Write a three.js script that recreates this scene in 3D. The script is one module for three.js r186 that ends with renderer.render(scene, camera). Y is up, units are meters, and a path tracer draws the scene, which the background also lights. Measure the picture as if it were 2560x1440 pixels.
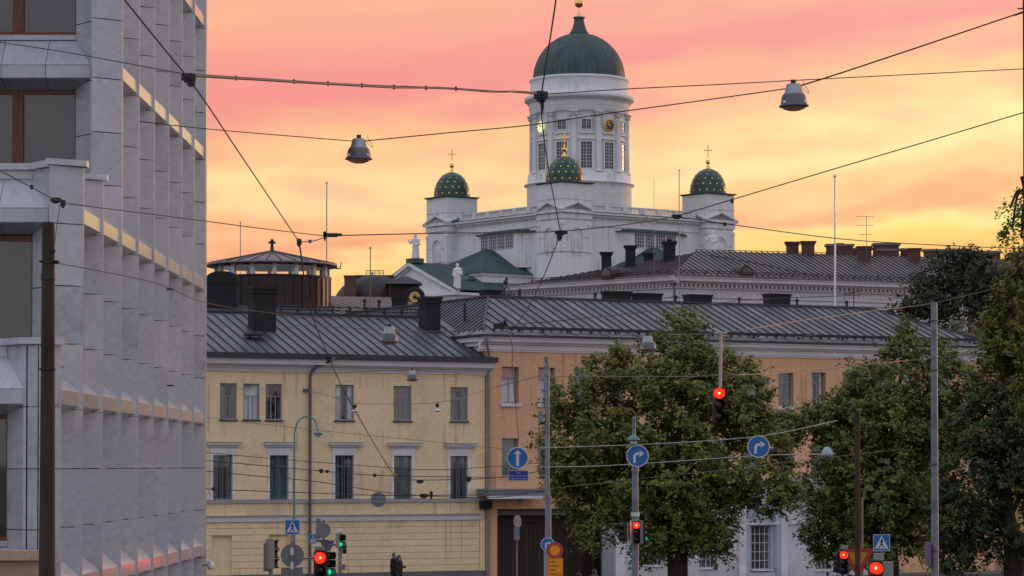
import * as THREE from 'three';
import { mergeGeometries } from 'three/addons/utils/BufferGeometryUtils.js';
import { MarchingCubes } from 'three/addons/objects/MarchingCubes.js';

// ---------------------------------------------------------------- camera, sky, sun, exposure
const scene = new THREE.Scene();
const EYE = 6.2, FOCAL = 7000, LENS_Y = 1000, PITCH = Math.atan((1165 - LENS_Y) / 7000);
const camera = new THREE.PerspectiveCamera(2 * Math.atan(720 / FOCAL) * 180 / Math.PI, 16 / 9, 1, 6000);
camera.position.set(0, EYE, 0);
camera.rotation.set(PITCH, 0, 0);
camera.setViewOffset(2560, 1440, 0, 720 - LENS_Y, 2560, 1440); // the photograph was levelled: its lens axis lies below the middle of the frame
scene.add(camera);
const renderer = new THREE.WebGLRenderer({ antialias: true });
renderer.toneMapping = THREE.LinearToneMapping;
renderer.toneMappingExposure = 1.0;
renderer.shadowMap.enabled = true;

const SUN_AZ = 42 * Math.PI / 180, SUN_EL = 5 * Math.PI / 180;
const sun = new THREE.DirectionalLight(new THREE.Color(1.0, 0.50, 0.30), 1.3);
sun.position.set(Math.sin(SUN_AZ) * Math.cos(SUN_EL) * 600, Math.sin(SUN_EL) * 600, -Math.cos(SUN_AZ) * Math.cos(SUN_EL) * 600);
sun.castShadow = true;
sun.shadow.radius = 16;
Object.assign(sun.shadow.camera, { left: -200, right: 200, top: 200, bottom: -200, near: 1, far: 1500 });
scene.add(sun, sun.target);

let seed = 12345;
const rnd = () => { seed = (seed * 1664525 + 1013904223) >>> 0; return seed / 4294967296; };
const hash = (i, j) => { let h = Math.imul(i, 374761393) + Math.imul(j, 668265263); h = Math.imul(h ^ (h >>> 13), 1274126177); return ((h ^ (h >>> 16)) >>> 0) / 4294967296; };
function vnoise(x, y) {
  const i = Math.floor(x), j = Math.floor(y), a = x - i, b = y - j, u = a * a * (3 - 2 * a), v = b * b * (3 - 2 * b);
  return (hash(i, j) * (1 - u) + hash(i + 1, j) * u) * (1 - v) + (hash(i, j + 1) * (1 - u) + hash(i + 1, j + 1) * u) * v;
}
const fbm = (x, y, o = 4) => { let s = 0, a = 0.5, n = 0; for (let k = 0; k < o; k++) { s += a * vnoise(x, y); n += a; a *= 0.5; x = x * 2.03 + 17.1; y = y * 2.03 + 5.7; } return s / n; };
const lin = (c) => (c <= 0.04045 ? c / 12.92 : ((c + 0.055) / 1.055) ** 2.4);
const smooth = (a, b, x) => { const t = Math.min(1, Math.max(0, (x - a) / (b - a))); return t * t * (3 - 2 * t); };

// the sunset sky: banks of thin cloud over a glow that is centred on the sun's side, cooler and more even away from it
{
  const W = 4096, H = 2048, data = new Float32Array(W * H * 4);
  const stops = [[-400, 246, 192, 158], [-200, 250, 196, 152], [0, 252, 190, 152], [60, 251, 178, 152], [160, 246, 160, 150], [250, 251, 180, 150], [330, 254, 200, 150], [390, 255, 212, 156], [455, 255, 230, 166], [520, 254, 206, 146], [575, 249, 180, 132], [600, 254, 202, 138], [625, 255, 230, 150], [665, 255, 216, 132], [760, 255, 190, 114], [1165, 250, 166, 100]]
    .map(([y, r, g, b]) => [y, lin(r / 255), lin(g / 255), lin(b / 255)]);
  const ramp = (y) => {
    if (y <= stops[0][0]) return stops[0].slice(1);
    for (let k = 1; k < stops.length; k++) if (y <= stops[k][0]) {
      const a = stops[k - 1], b = stops[k], t = (y - a[0]) / (b[0] - a[0]), s = t * t * (3 - 2 * t);
      return [1, 2, 3].map((c) => a[c] + (b[c] - a[c]) * s);
    }
    return stops[stops.length - 1].slice(1);
  };
  const cool = (el, towards) => { // away from the sunset: rosy grey low down, blue grey overhead
    const t = smooth(0, 38, el), low = [0.78 + 0.1 * towards, 0.71, 0.76], high = [0.70, 0.76, 0.92];
    return low.map((c, k) => c + (high[k] - c) * t);
  };
  for (let j = 0; j < H; j++) {
    const el = ((j + 0.5) / H - 0.5) * 180;
    for (let i = 0; i < W; i++) {
      const phi = ((i + 0.5) / W - 0.5) * 2 * Math.PI, dx = Math.cos(phi), dz = Math.sin(phi);
      const az = Math.atan2(dx, -dz) * 180 / Math.PI, n = 4 * (j * W + i);
      let c;
      if (el < -1) c = [0.20, 0.17, 0.17];
      else {
        let d = Math.abs(az - 24); if (d > 180) d = 360 - d;
        const glow = Math.exp(-((d / 62) ** 2)) * Math.exp(-((Math.max(0, el - 4) / 24) ** 2));
        if (glow < 0.02) c = cool(el, 0);
        else {
          const px = az * 122.2, py = 1165 - el * 122.2;
          const big = fbm(az * 0.16 + 3, el * 0.75 - az * 0.07 + 11, 4) - 0.5, fine = fbm(az * 0.42 + 40, el * 5.5 + az * 0.10, 4) - 0.5;
          const wisp = fbm(az * 0.55 + 0.9 * el + 7, el * 2.6 - az * 0.30 + 21, 5) - 0.5, haze = fbm(az * 1.3 + 2.0 * el, el * 3.4 - az * 0.5 + 60, 3) - 0.5;
          const streaky = smooth(555, 605, py);
          const y = py + 0.10 * px + big * (1 - streaky) * 230 + fine * (18 + 150 * streaky) + wisp * (1 - streaky) * 120;
          const w = ramp(y), right = smooth(-8, 12, az) - 0.5;
          const b = 1.0 + 0.10 * right + 0.10 * big + 0.16 * wisp * (1 - 0.6 * streaky) + 0.07 * haze + 0.16 * fine * streaky;
          c = [w[0] * (0.5 * b + 0.53), w[1] * b * (1.01 + (0.12 + 0.10 * smooth(420, 620, py)) * right), w[2] * b * (1.03 + 0.10 * right - 0.25 * wisp)];
          const cl = cool(el, glow), m = smooth(0, 0.62, glow);
          c = c.map((v, k) => v * m + cl[k] * (1 - m));
        }
      }
      data[n] = c[0]; data[n + 1] = c[1]; data[n + 2] = c[2]; data[n + 3] = 1;
    }
  }
  const sky = new THREE.DataTexture(data, W, H, THREE.RGBAFormat, THREE.FloatType);
  sky.mapping = THREE.EquirectangularReflectionMapping;
  sky.magFilter = THREE.LinearFilter; sky.minFilter = THREE.LinearFilter;
  sky.colorSpace = THREE.LinearSRGBColorSpace;
  sky.needsUpdate = true;
  scene.background = sky; scene.environment = sky;
}

// ---------------------------------------------------------------- helpers
const V = (x, y, z) => new THREE.Vector3(x, y, z);
// a point of the place at a given distance in front of the camera, found from where it is seen in the photograph
function at(px, py, depth) {
  const x = (px - 1280) / FOCAL, y = (LENS_Y - py) / FOCAL, c = Math.cos(PITCH), s = Math.sin(PITCH);
  const yy = y * c + s, zz = y * s - c, k = depth / -zz;
  return V(x * k, EYE + yy * k, -depth);
}
const used = {};
const numbered = (n) => { const k = used[n] = (used[n] ?? -1) + 1; return k ? `${n}_${String(k).padStart(3, '0')}` : n; };
function thing(name, label, category, pos = [0, 0, 0], turn = 0, group) {
  const o = new THREE.Group(); o.name = numbered(name); scene.add(o);
  o.position.set(...pos); o.rotation.y = turn; o.userData = { label, category };
  if (group) o.userData.group = group;
  return o;
}
function copyThing(src, label, pos, turn) {
  const o = src.clone(); o.name = numbered(src.name.replace(/_\d{3}$/, '')); o.userData = { ...src.userData, label }; scene.add(o);
  o.position.set(...pos); if (turn !== undefined) o.rotation.y = turn;
  return o;
}
function tidy(g) {
  if (g.index) g = g.toNonIndexed();
  for (const k of Object.keys(g.attributes)) if (!['position', 'normal', 'color'].includes(k)) g.deleteAttribute(k);
  if (!g.attributes.normal) g.computeVertexNormals();
  return g;
}
const merge = (list) => (list.length === 1 ? tidy(list[0]) : mergeGeometries(list.map(tidy), false));
function metreUV(g) {
  const p = g.attributes.position, n = g.attributes.normal, uv = new Float32Array(p.count * 2);
  for (let i = 0; i < p.count; i++) {
    const ax = Math.abs(n.getX(i)), ay = Math.abs(n.getY(i)), az = Math.abs(n.getZ(i));
    const [u, v] = ay > ax && ay > az ? [p.getX(i), p.getZ(i)] : ax > az ? [p.getZ(i), p.getY(i)] : [p.getX(i), p.getY(i)];
    uv[2 * i] = u; uv[2 * i + 1] = v;
  }
  g.setAttribute('uv', new THREE.BufferAttribute(uv, 2));
}
function mesh(name, geo, mat, parent = scene) {
  let g = Array.isArray(geo) ? merge(geo) : geo;
  if (!g.userData.ready) { if (!g.userData.keepUV) { g = tidy(g); metreUV(g); } g.userData.ready = true; }
  const m = new THREE.Mesh(g, mat); m.name = parent === scene ? numbered(name) : name;
  m.castShadow = m.receiveShadow = true; parent.add(m);
  return m;
}
function tag(o, label, category, group, kind) {
  if (label) o.userData.label = label; if (category) o.userData.category = category;
  if (group) o.userData.group = group; if (kind) o.userData.kind = kind;
  return o;
}
const box = (x0, x1, y0, y1, z0, z1) => { const g = new THREE.BoxGeometry(x1 - x0, y1 - y0, z1 - z0); g.translate((x0 + x1) / 2, (y0 + y1) / 2, (z0 + z1) / 2); return g; };
const cyl = (r0, r1, y0, y1, x = 0, z = 0, seg = 20) => { const g = new THREE.CylinderGeometry(r1, r0, y1 - y0, seg); g.translate(x, (y0 + y1) / 2, z); return g; };
const lathe = (pts, seg = 32, x = 0, z = 0) => { const g = new THREE.LatheGeometry(pts.map(([r, y]) => new THREE.Vector2(r, y)), seg); g.translate(x, 0, z); return g; };
const ball = (r, x, y, z, seg = 16) => { const g = new THREE.SphereGeometry(r, seg, Math.ceil(seg * 0.7)); g.translate(x, y, z); return g; };
function poly(pts, z0, z1, holes = []) { // outline in x, y pushed along z
  const s = new THREE.Shape(pts.map(([x, y]) => new THREE.Vector2(x, y)));
  for (const h of holes) s.holes.push(new THREE.Path(h.map(([x, y]) => new THREE.Vector2(x, y))));
  const g = new THREE.ExtrudeGeometry(s, { depth: z1 - z0, bevelEnabled: false, curveSegments: 12 }); g.translate(0, 0, z0);
  return g;
}
function plan(pts, y0, y1) { // outline in x, z pushed up
  const g = poly(pts.map(([x, z]) => [x, -z]), y0, y1); g.rotateX(-Math.PI / 2);
  return g;
}
function bar(a, b, r, seg = 8, r2 = r) {
  const d = b.clone().sub(a), g = new THREE.CylinderGeometry(r2, r, d.length(), seg);
  g.applyQuaternion(new THREE.Quaternion().setFromUnitVectors(V(0, 1, 0), d.clone().normalize())); g.translate((a.x + b.x) / 2, (a.y + b.y) / 2, (a.z + b.z) / 2);
  return g;
}
function beam(a, b, w, h) { // a rectangular bar from a to b, w across and h in the upright direction
  const d = b.clone().sub(a), L = d.length(), x = d.normalize(), y = V(0, 1, 0).addScaledVector(x, -x.y).normalize(), z = x.clone().cross(y);
  const g = new THREE.BoxGeometry(L, h, w); g.applyMatrix4(new THREE.Matrix4().makeBasis(x, y, z)); g.translate((a.x + b.x) / 2, (a.y + b.y) / 2, (a.z + b.z) / 2);
  return g;
}
const tube = (pts, r, n = 40, seg = 6) => new THREE.TubeGeometry(new THREE.CatmullRomCurve3(pts), n, r, seg, false);
const rectPts = (x0, x1, y0, y1) => [[x0, y0], [x1, y0], [x1, y1], [x0, y1]];
// an upright frame: x along a facade, z out of it; lp() finds the spot on it that the photograph shows at a pixel
class Frame {
  constructor(x, z, turn) { this.x = x; this.z = z; this.turn = turn; this.c = Math.cos(turn); this.s = Math.sin(turn); }
  lp(px, py, zo = 0) {
    const d = at(px, py, 1); d.y -= EYE;
    const ox = -this.x, oz = -this.z, loc = (x, z) => [x * this.c - z * this.s, x * this.s + z * this.c];
    const [o1, o2] = loc(ox, oz), [d1, d2] = loc(d.x, d.z), k = (zo - o2) / d2;
    return V(o1 + d1 * k, EYE + d.y * k, zo);
  }
  rect(px0, px1, py0, py1, zo = 0) { const my = (py0 + py1) / 2, mx = (px0 + px1) / 2; return [this.lp(px0, my, zo).x, this.lp(px1, my, zo).x, this.lp(mx, py1, zo).y, this.lp(mx, py0, zo).y]; }
  world(p) { return V(this.x + p.x * this.c + p.z * this.s, p.y, this.z - p.x * this.s + p.z * this.c); }
}

// ---------------------------------------------------------------- materials
const texCache = {};
function noiseTex(key, size, fn, srgb = true) { // fn(u, v) -> [r, g, b] 0..1, tiling by mirrored wrap
  if (texCache[key]) return texCache[key];
  const d = new Uint8Array(size * size * 4);
  for (let j = 0; j < size; j++) for (let i = 0; i < size; i++) { const c = fn(i / size, j / size), n = 4 * (j * size + i); d[n] = c[0] * 255; d[n + 1] = c[1] * 255; d[n + 2] = c[2] * 255; d[n + 3] = 255; }
  const t = new THREE.DataTexture(d, size, size); t.wrapS = t.wrapT = THREE.MirroredRepeatWrapping; t.magFilter = THREE.LinearFilter; t.minFilter = THREE.LinearMipmapLinearFilter; t.generateMipmaps = true;
  if (srgb) t.colorSpace = THREE.SRGBColorSpace;
  t.needsUpdate = true;
  return texCache[key] = t;
}
const scaled = (t, r) => { const c = t.clone(); c.repeat.set(r, r); c.needsUpdate = true; return c; };
const grey = (v) => [v, v, v];
const plasterTex = noiseTex('plaster', 512, (u, v) => grey(Math.min(1, 0.87 + 0.15 * fbm(u * 5, v * 5, 5) + 0.09 * (fbm(u * 60, v * 60, 2) - 0.5))));
const streakTex = noiseTex('streak', 1024, (u, v) => { const st = smooth(0.55, 0.8, fbm(u * 70, v * 2.2, 3)) * smooth(0.4, 0.65, fbm(u * 6 + 5, v * 5, 3)), pt = smooth(0.56, 0.62, fbm(u * 7 + 20, v * 7, 4)); const a = 0.95 + 0.06 * (fbm(u * 5, v * 5, 5) - 0.5) + 0.10 * (fbm(u * 110, v * 110, 2) - 0.5) - 0.15 * st - 0.045 * pt; return [Math.min(1, a), Math.min(1, a * 0.995), Math.min(1, a * 0.985)]; });
const grainTex = noiseTex('grain', 512, (u, v) => grey(fbm(u * 90, v * 90, 3)), false);
const marbleTex = noiseTex('marble', 1024, (u, v) => {
  const w = fbm(u * 6, v * 6, 5), vein = Math.pow(1 - Math.abs(Math.sin((u * 5 + v * 8 + w * 5) * 3.1)), 9), blot = smooth(0.5, 0.72, fbm(u * 4 + 9, v * 4, 4));
  const a = 0.93 - 0.12 * blot * fbm(u * 22, v * 22, 3) - 0.09 * vein * smooth(0.42, 0.6, fbm(u * 3, v * 3 + 4, 3)) + 0.10 * (fbm(u * 50, v * 50, 2) - 0.5);
  return [a * 0.985, a * 0.99, a];
});
const metalTex = noiseTex('metal', 512, (u, v) => { const a = 0.78 + 0.32 * fbm(u * 4, v * 4, 5) + 0.12 * (fbm(u * 40, v * 40, 2) - 0.5); return [Math.min(1, a), Math.min(1, a), Math.min(1, a)]; });
const copperTex = noiseTex('copper', 512, (u, v) => { const a = 0.62 + 0.5 * fbm(u * 14, v * 4, 5); return [Math.min(1, a * 0.94), Math.min(1, a), Math.min(1, a * 0.98)]; });
const woodTex = noiseTex('wood', 512, (u, v) => { const a = 0.65 + 0.45 * fbm(u * 60, v * 3, 4); return [Math.min(1, a), a * 0.95, a * 0.9]; });
const asphaltTex = noiseTex('asphalt', 512, (u, v) => grey(0.7 + 0.3 * fbm(u * 40, v * 40, 3) - 0.12 * fbm(u * 3, v * 3, 3)));
const slatTex = noiseTex('slats', 256, (u, v) => grey((v * 8) % 1 < 0.8 ? 0.95 : 0.6));
const std = (r, g, b, o = {}) => new THREE.MeshStandardMaterial({ color: new THREE.Color().setRGB(r, g, b), roughness: 0.85, ...o });
const stone = (r, g, b, o) => new THREE.MeshPhysicalMaterial({ color: new THREE.Color().setRGB(r, g, b), clearcoat: 0.55, clearcoatRoughness: 0.2, ...o }); // honed, sealed marble
const M = {
  marble: stone(0.50, 0.52, 0.55, { map: scaled(marbleTex, 0.23), roughness: 0.21 }),
  marbleB: stone(0.46, 0.48, 0.51, { map: scaled(marbleTex, 0.31), roughness: 0.23 }),
  marbleC: stone(0.54, 0.545, 0.565, { map: scaled(marbleTex, 0.19), roughness: 0.21 }),
  brownFrame: std(0.16, 0.055, 0.022, { map: scaled(woodTex, 0.8), roughness: 0.5 }),
  blind: std(0.055, 0.066, 0.072, { map: scaled(slatTex, 1.1), roughness: 0.8 }),
  blindLow: std(0.13, 0.12, 0.115, { map: scaled(slatTex, 1.1), roughness: 0.8 }),
  litTanStone: std(0.52, 0.36, 0.25, { map: scaled(marbleTex, 0.3), roughness: 0.4 }),  // warm light from the right is put into this tan stone colour
  dark: std(0.02, 0.02, 0.022),
  room: std(0.10, 0.095, 0.09),
  glass: new THREE.MeshPhysicalMaterial({ color: 0xffffff, transmission: 1, thickness: 0, roughness: 0.02, ior: 1.5 }),
  yellow: std(0.92, 0.71, 0.45, { map: scaled(streakTex, 0.11), bumpMap: grainTex, bumpScale: 0.004 }),
  orange: std(0.80, 0.465, 0.275, { map: scaled(streakTex, 0.10), bumpMap: grainTex, bumpScale: 0.004 }),
  ochre: std(0.62, 0.40, 0.12, { map: scaled(plasterTex, 0.12) }),
  trim: std(0.74, 0.72, 0.74, { map: scaled(plasterTex, 0.35), roughness: 0.7 }),
  plinth: std(0.16, 0.14, 0.15, { map: scaled(plasterTex, 0.5) }),
  paleBlue: std(0.44, 0.50, 0.58, { map: scaled(plasterTex, 0.15) }),
  paleWall: std(0.62, 0.62, 0.66, { map: scaled(plasterTex, 0.15) }),
  white: std(0.75, 0.765, 0.775, { map: scaled(streakTex, 0.06), roughness: 0.75 }),
  offWhite: std(0.66, 0.65, 0.66, { map: scaled(plasterTex, 0.09) }),
  statue: std(0.68, 0.66, 0.63, { roughness: 0.7 }),
  roofDark: std(0.118, 0.119, 0.132, { map: scaled(metalTex, 0.15), roughness: 0.5, metalness: 0.15 }),
  roofDarkB: std(0.10, 0.101, 0.114, { map: scaled(metalTex, 0.22), roughness: 0.48, metalness: 0.15 }),
  roofPatch: std(0.142, 0.142, 0.152, { map: scaled(metalTex, 0.3), roughness: 0.42, metalness: 0.2 }),
  roofBrown: std(0.17, 0.14, 0.14, { map: scaled(metalTex, 0.12), roughness: 0.5, metalness: 0.25 }),
  roofBrownB: std(0.15, 0.12, 0.12, { map: scaled(metalTex, 0.17), roughness: 0.5, metalness: 0.25 }),
  seam: std(0.04, 0.04, 0.046, { roughness: 0.6 }),  // darker than the trays: the shaded seam sides are put into the colour
  seamBrown: std(0.04, 0.032, 0.032, { roughness: 0.6 }),  // shade of the upright seams is painted in here too
  fascia: std(0.03, 0.033, 0.045, { roughness: 0.6 }),
  black: std(0.018, 0.018, 0.02, { roughness: 0.6 }),
  chimney: std(0.020, 0.020, 0.022, { map: scaled(metalTex, 0.4), roughness: 0.95 }),
  brick: std(0.12, 0.05, 0.04, { map: scaled(plasterTex, 0.3) }),
  domeGreen: std(0.062, 0.092, 0.094, { map: scaled(copperTex, 0.12), roughness: 0.6 }),
  starGreen: std(0.028, 0.072, 0.058, { roughness: 0.36, metalness: 0.2, map: scaled(copperTex, 0.2) }),
  roofGreen: std(0.066, 0.104, 0.097, { map: scaled(copperTex, 0.08), roughness: 0.65 }),
  gold: std(0.85, 0.55, 0.18, { metalness: 1, roughness: 0.28 }),
  winGrey: std(0.24, 0.26, 0.29, { roughness: 0.6 }),
  winGreen: std(0.085, 0.145, 0.155, { roughness: 0.5 }),
  winWhite: std(0.50, 0.51, 0.54, { roughness: 0.6 }),
  curtain: std(0.15, 0.14, 0.14, { roughness: 0.95 }),
  curtainGreen: std(0.12, 0.17, 0.185, { roughness: 0.95 }),
  curtainPale: std(0.62, 0.62, 0.64, { roughness: 0.95 }),
  copperBrown: std(0.036, 0.024, 0.022, { map: scaled(metalTex, 0.4), roughness: 0.55, metalness: 0.3 }),
  steel: std(0.22, 0.245, 0.29, { roughness: 0.55, metalness: 0.2, map: scaled(metalTex, 0.8) }),
  wood: std(0.05, 0.036, 0.026, { map: scaled(woodTex, 0.5), roughness: 0.9 }),
  woodRed: std(0.075, 0.042, 0.036, { map: scaled(woodTex, 0.5), roughness: 0.9 }),
  doorWood: std(0.035, 0.022, 0.016, { map: scaled(woodTex, 0.5), roughness: 0.7 }),
  pipe: std(0.22, 0.23, 0.27, { roughness: 0.55, metalness: 0.25 }),
  pipeDark: std(0.10, 0.10, 0.12, { roughness: 0.55, metalness: 0.25 }),
  cable: std(0.022, 0.018, 0.017, { roughness: 0.7 }),
  wire: std(0.16, 0.15, 0.14, { roughness: 0.5, metalness: 0.5 }),
  signBlue: std(0.010, 0.105, 0.34, { roughness: 0.4 }),
  signNavy: std(0.010, 0.035, 0.22, { roughness: 0.4 }),
  signWhite: std(0.62, 0.62, 0.66, { roughness: 0.45 }),
  signYellow: std(0.55, 0.22, 0.01, { roughness: 0.45 }),
  signRed: std(0.42, 0.035, 0.025, { roughness: 0.45 }),
  signBack: std(0.19, 0.20, 0.21, { roughness: 0.6, metalness: 0.4 }),
  signalGrey: std(0.24, 0.26, 0.24, { roughness: 0.55 }),
  signalBlack: std(0.012, 0.012, 0.012, { roughness: 0.5 }),
  mint: std(0.10, 0.24, 0.21, { roughness: 0.5 }),
  lampMetal: std(0.33, 0.34, 0.37, { roughness: 0.4, metalness: 0.5, map: scaled(metalTex, 1.2) }),
  lampDark: std(0.13, 0.13, 0.14, { roughness: 0.5, metalness: 0.4, map: scaled(metalTex, 1.6) }),
  lampGlass: new THREE.MeshPhysicalMaterial({ color: new THREE.Color().setRGB(0.75, 0.42, 0.28), transmission: 0.45, thickness: 0, roughness: 0.6 }),
  porcelain: std(0.7, 0.7, 0.72, { roughness: 0.35 }),
  asphalt: std(0.05, 0.05, 0.052, { map: scaled(asphaltTex, 0.2), roughness: 0.9 }),
  paving: std(0.16, 0.155, 0.15, { map: scaled(asphaltTex, 0.3), roughness: 0.9 }),
  earth: std(0.10, 0.095, 0.085, { map: scaled(asphaltTex, 0.05), roughness: 0.95 }),
  bark: std(0.035, 0.028, 0.024, { map: scaled(woodTex, 0.6), roughness: 0.95 }),
};
const emit = (r, g, b, br, bg, bb) => new THREE.MeshStandardMaterial({ color: new THREE.Color().setRGB(br, bg, bb), emissive: new THREE.Color().setRGB(r, g, b), roughness: 0.4 });
M.redOn = emit(9, 0.035, 0.012, 0.5, 0.02, 0.01);
M.redCore = emit(26, 1.0, 0.4, 0.5, 0.02, 0.01);
M.greenOn = emit(0.005, 0.24, 0.13, 0.02, 0.4, 0.2);
M.lensOff = std(0.03, 0.006, 0.006, { roughness: 0.25 });
M.clockLit = emit(0.85, 0.80, 0.34, 0.7, 0.7, 0.5);
// ---------------------------------------------------------------- ground, road, pavements
const rise = (z) => 9 * smooth(190, 430, -z);
{
  const g = new THREE.PlaneGeometry(3600, 3200, 60, 120); g.rotateX(-Math.PI / 2); g.translate(0, 0, -1400);
  const p = g.attributes.position;
  for (let i = 0; i < p.count; i++) p.setY(i, rise(p.getZ(i)) - 0.02);
  g.computeVertexNormals();
  tag(mesh('ground', g, M.earth), null, null, null, 'structure');
  tag(mesh('road', box(-8, 26, -0.3, 0.0, -139, 30), M.asphalt), null, null, null, 'structure');
  const pave = mesh('pavement', plan([[-22, -139], [-22, -134.5], [-1.5, -143.5], [28, -159], [36, -163], [36, -170], [28, -164], [-1.3, -148.5], [-18, -141]], -0.25, 0.12), M.paving);
  tag(pave, null, null, null, 'structure');
  tag(mesh('pavement', box(-11.5, -8, -0.25, 0.12, -130, 30), M.paving), null, null, null, 'structure');
}

// ---------------------------------------------------------------- marble office building on the left
{
  const T = thing('marble_office_building', 'tall grey marble office block with deep ribbed facade filling the left side', 'building', [0, 0, 0], -36 / 7000);
  const X0 = -8.03, BAY = 2.42, LV = [0.75, 4.1, 7.4, 10.75, 14.05, 17.35, 20.65];
  const Dk = (k) => 70 - BAY * k;                       // ribs counted from the far corner
  const topOf = (k) => (k >= 9 ? 8.30 : k >= 7 ? 11.62 : 23); // the near bays step down to terraces
  const mats = [M.marble, M.marbleB, M.marbleC, M.marble];
  const gap = 0.009;
  let q = 0;
  const levels = (top, from = 0.2) => { // heights of the joints of the upright panels
    const ys = [from];
    for (const l of LV) for (const a of [-0.18, 1.0, 2.05]) if (l + a > from + 0.3 && l + a < top - 0.25) ys.push(l + a);
    ys.push(top);
    return ys;
  };
  // core behind the panels
  mesh('core', [
    plan([[X0 - 0.56, -70.1], [X0 - 0.56, -56.1], [-26, -56.1], [-26, -70.1]], 0, 22.9),
    plan([[X0 - 0.56, -56.05], [X0 - 0.56, -51.25], [-26, -51.25], [-26, -56.05]], 0, 10.9),
    plan([[X0 - 0.56, -51.2], [X0 - 0.56, -48.9], [-26, -48.9], [-26, -51.2]], 0, 7.6),
  ], M.dark, T);
  mesh('far_end_wall', plan([[X0 - 0.02, -70.05], [X0 - 0.02, -70.4], [-26, -70.4], [-26, -70.05]], 0, 23), M.marble, T);
  // ribs of the long side: each upright panel between two joints is a stone of its own
  const rib = (k, D) => [[X0 - 0.54, -(D - 0.46)], [X0, -(D - 0.02)], [X0, -(D + 0.015)], [X0 - 0.54, -(D + 0.46)]];
  for (let k = 0; k <= 8; k++) {
    const D = Dk(k), ys = levels(topOf(k));
    for (let i = 0; i + 1 < ys.length; i++) {
      const p = mesh('marble_panel', plan(rib(k, D), ys[i] + gap, ys[i + 1] - gap), mats[(q = (q * 7 + 3) % 11) % 4], T);
      if (k > 0 && i % 3 === 1 && hash(k, i) > 0.86) p.name = 'marble_panel';
    }
    if (k === 7 || k === 8) { // terrace ends of the ribs carry a coping stone
      const t = topOf(k);
      mesh('coping_stone', plan([[X0 - 0.60, -(D - 0.55)], [X0 + 0.07, -(D - 0.08)], [X0 + 0.07, -(D + 0.10)], [X0 - 0.60, -(D + 0.5)]], t + 0.003, t + 0.11), M.marbleC, T);
    }
  }
  // spandrels of the long side, a wedge between each two ribs on every floor
  const wedge = (h) => [[X0 - 0.56, -0.34], [X0 - 0.045, -0.125], [X0 - 0.045, 0.125], [X0 - 0.56, 0.62]];
  for (let k = 0; k < 9; k++) for (const l of LV) {
    if (l > topOf(k + 1)) continue;
    const g = poly(wedge(), 0, BAY - 0.08); g.translate(0, l, -Dk(k) + 0.04);
    mesh('spandrel', g, mats[(k * 3 + Math.round(l)) % 4], T);
    const top = k >= 7 && l > topOf(k + 1) - 1.4 ? topOf(k + 1) : 0;
    if (top) mesh('parapet_panel', box(X0 - 0.56, X0 - 0.30, l + 0.60, top, -Dk(k) + 0.05, -Dk(k) + BAY - 0.05), M.marble, T);
    else if (l + 3 < topOf(k + 1)) { // window between the ribs
      const y0 = l + 0.62, y1 = l + 3.33 - 0.34, z0 = -Dk(k) + 0.4, z1 = -Dk(k) + BAY - 0.4;
      const w = mesh('window', [box(X0 - 0.56, X0 - 0.48, y0, y0 + 0.08, z0, z1), box(X0 - 0.56, X0 - 0.48, y1 - 0.08, y1, z0, z1), box(X0 - 0.56, X0 - 0.48, y0 + 0.08, y1 - 0.08, z0, z0 + 0.08), box(X0 - 0.56, X0 - 0.48, y0 + 0.08, y1 - 0.08, z1 - 0.08, z1)], M.brownFrame, T);
      mesh('pane', box(X0 - 0.53, X0 - 0.522, y0 + 0.08, y1 - 0.08, z0 + 0.08, z1 - 0.08), M.glass, w);
    }
  }
  // the three fronts that face the viewer, one window bay each and the corner column
  const front = (D0, bottom, top, levelsHere, coping) => {
    // corner column, three facets and the slanted jamb, cut into stones
    const facets = [
      [[-9.04, -(D0 + 0.50)], [-8.68, -(D0 + 0.03)], [-8.63, -(D0 + 0.03)], [-8.63, -(D0 + 0.3)], [-8.9, -(D0 + 0.5)]],
      [[-8.605, -(D0 + 0.025)], [-8.42, -(D0 - 0.035)], [-8.42, -(D0 + 0.3)], [-8.605, -(D0 + 0.3)]],
      [[-8.398, -(D0 - 0.035)], [-8.235, -(D0 + 0.075)], [-8.235, -(D0 + 0.3)], [-8.398, -(D0 + 0.3)]],
      [[-8.21, -(D0 + 0.07)], [X0, -(D0 + 0.055)], [X0, -(D0 + 0.075)], [-8.21, -(D0 + 0.3)]],
    ];
    const ys = levels(top, bottom);
    for (let i = 0; i + 1 < ys.length; i++) facets.forEach((f, n) => mesh('marble_panel', plan(f, ys[i] + gap, ys[i + 1] - gap), [M.marble, M.marbleB, M.marbleC, M.marble][n], T));
    mesh('column_core', plan([[-8.88, -(D0 + 0.9)], [-8.88, -(D0 + 0.48)], [-8.6, -(D0 + 0.28)], [-8.24, -(D0 + 0.28)], [-8.6, -(D0 + 0.62)]], bottom, top - 0.02), M.marble, T);
    const XL = -11.45;
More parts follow.
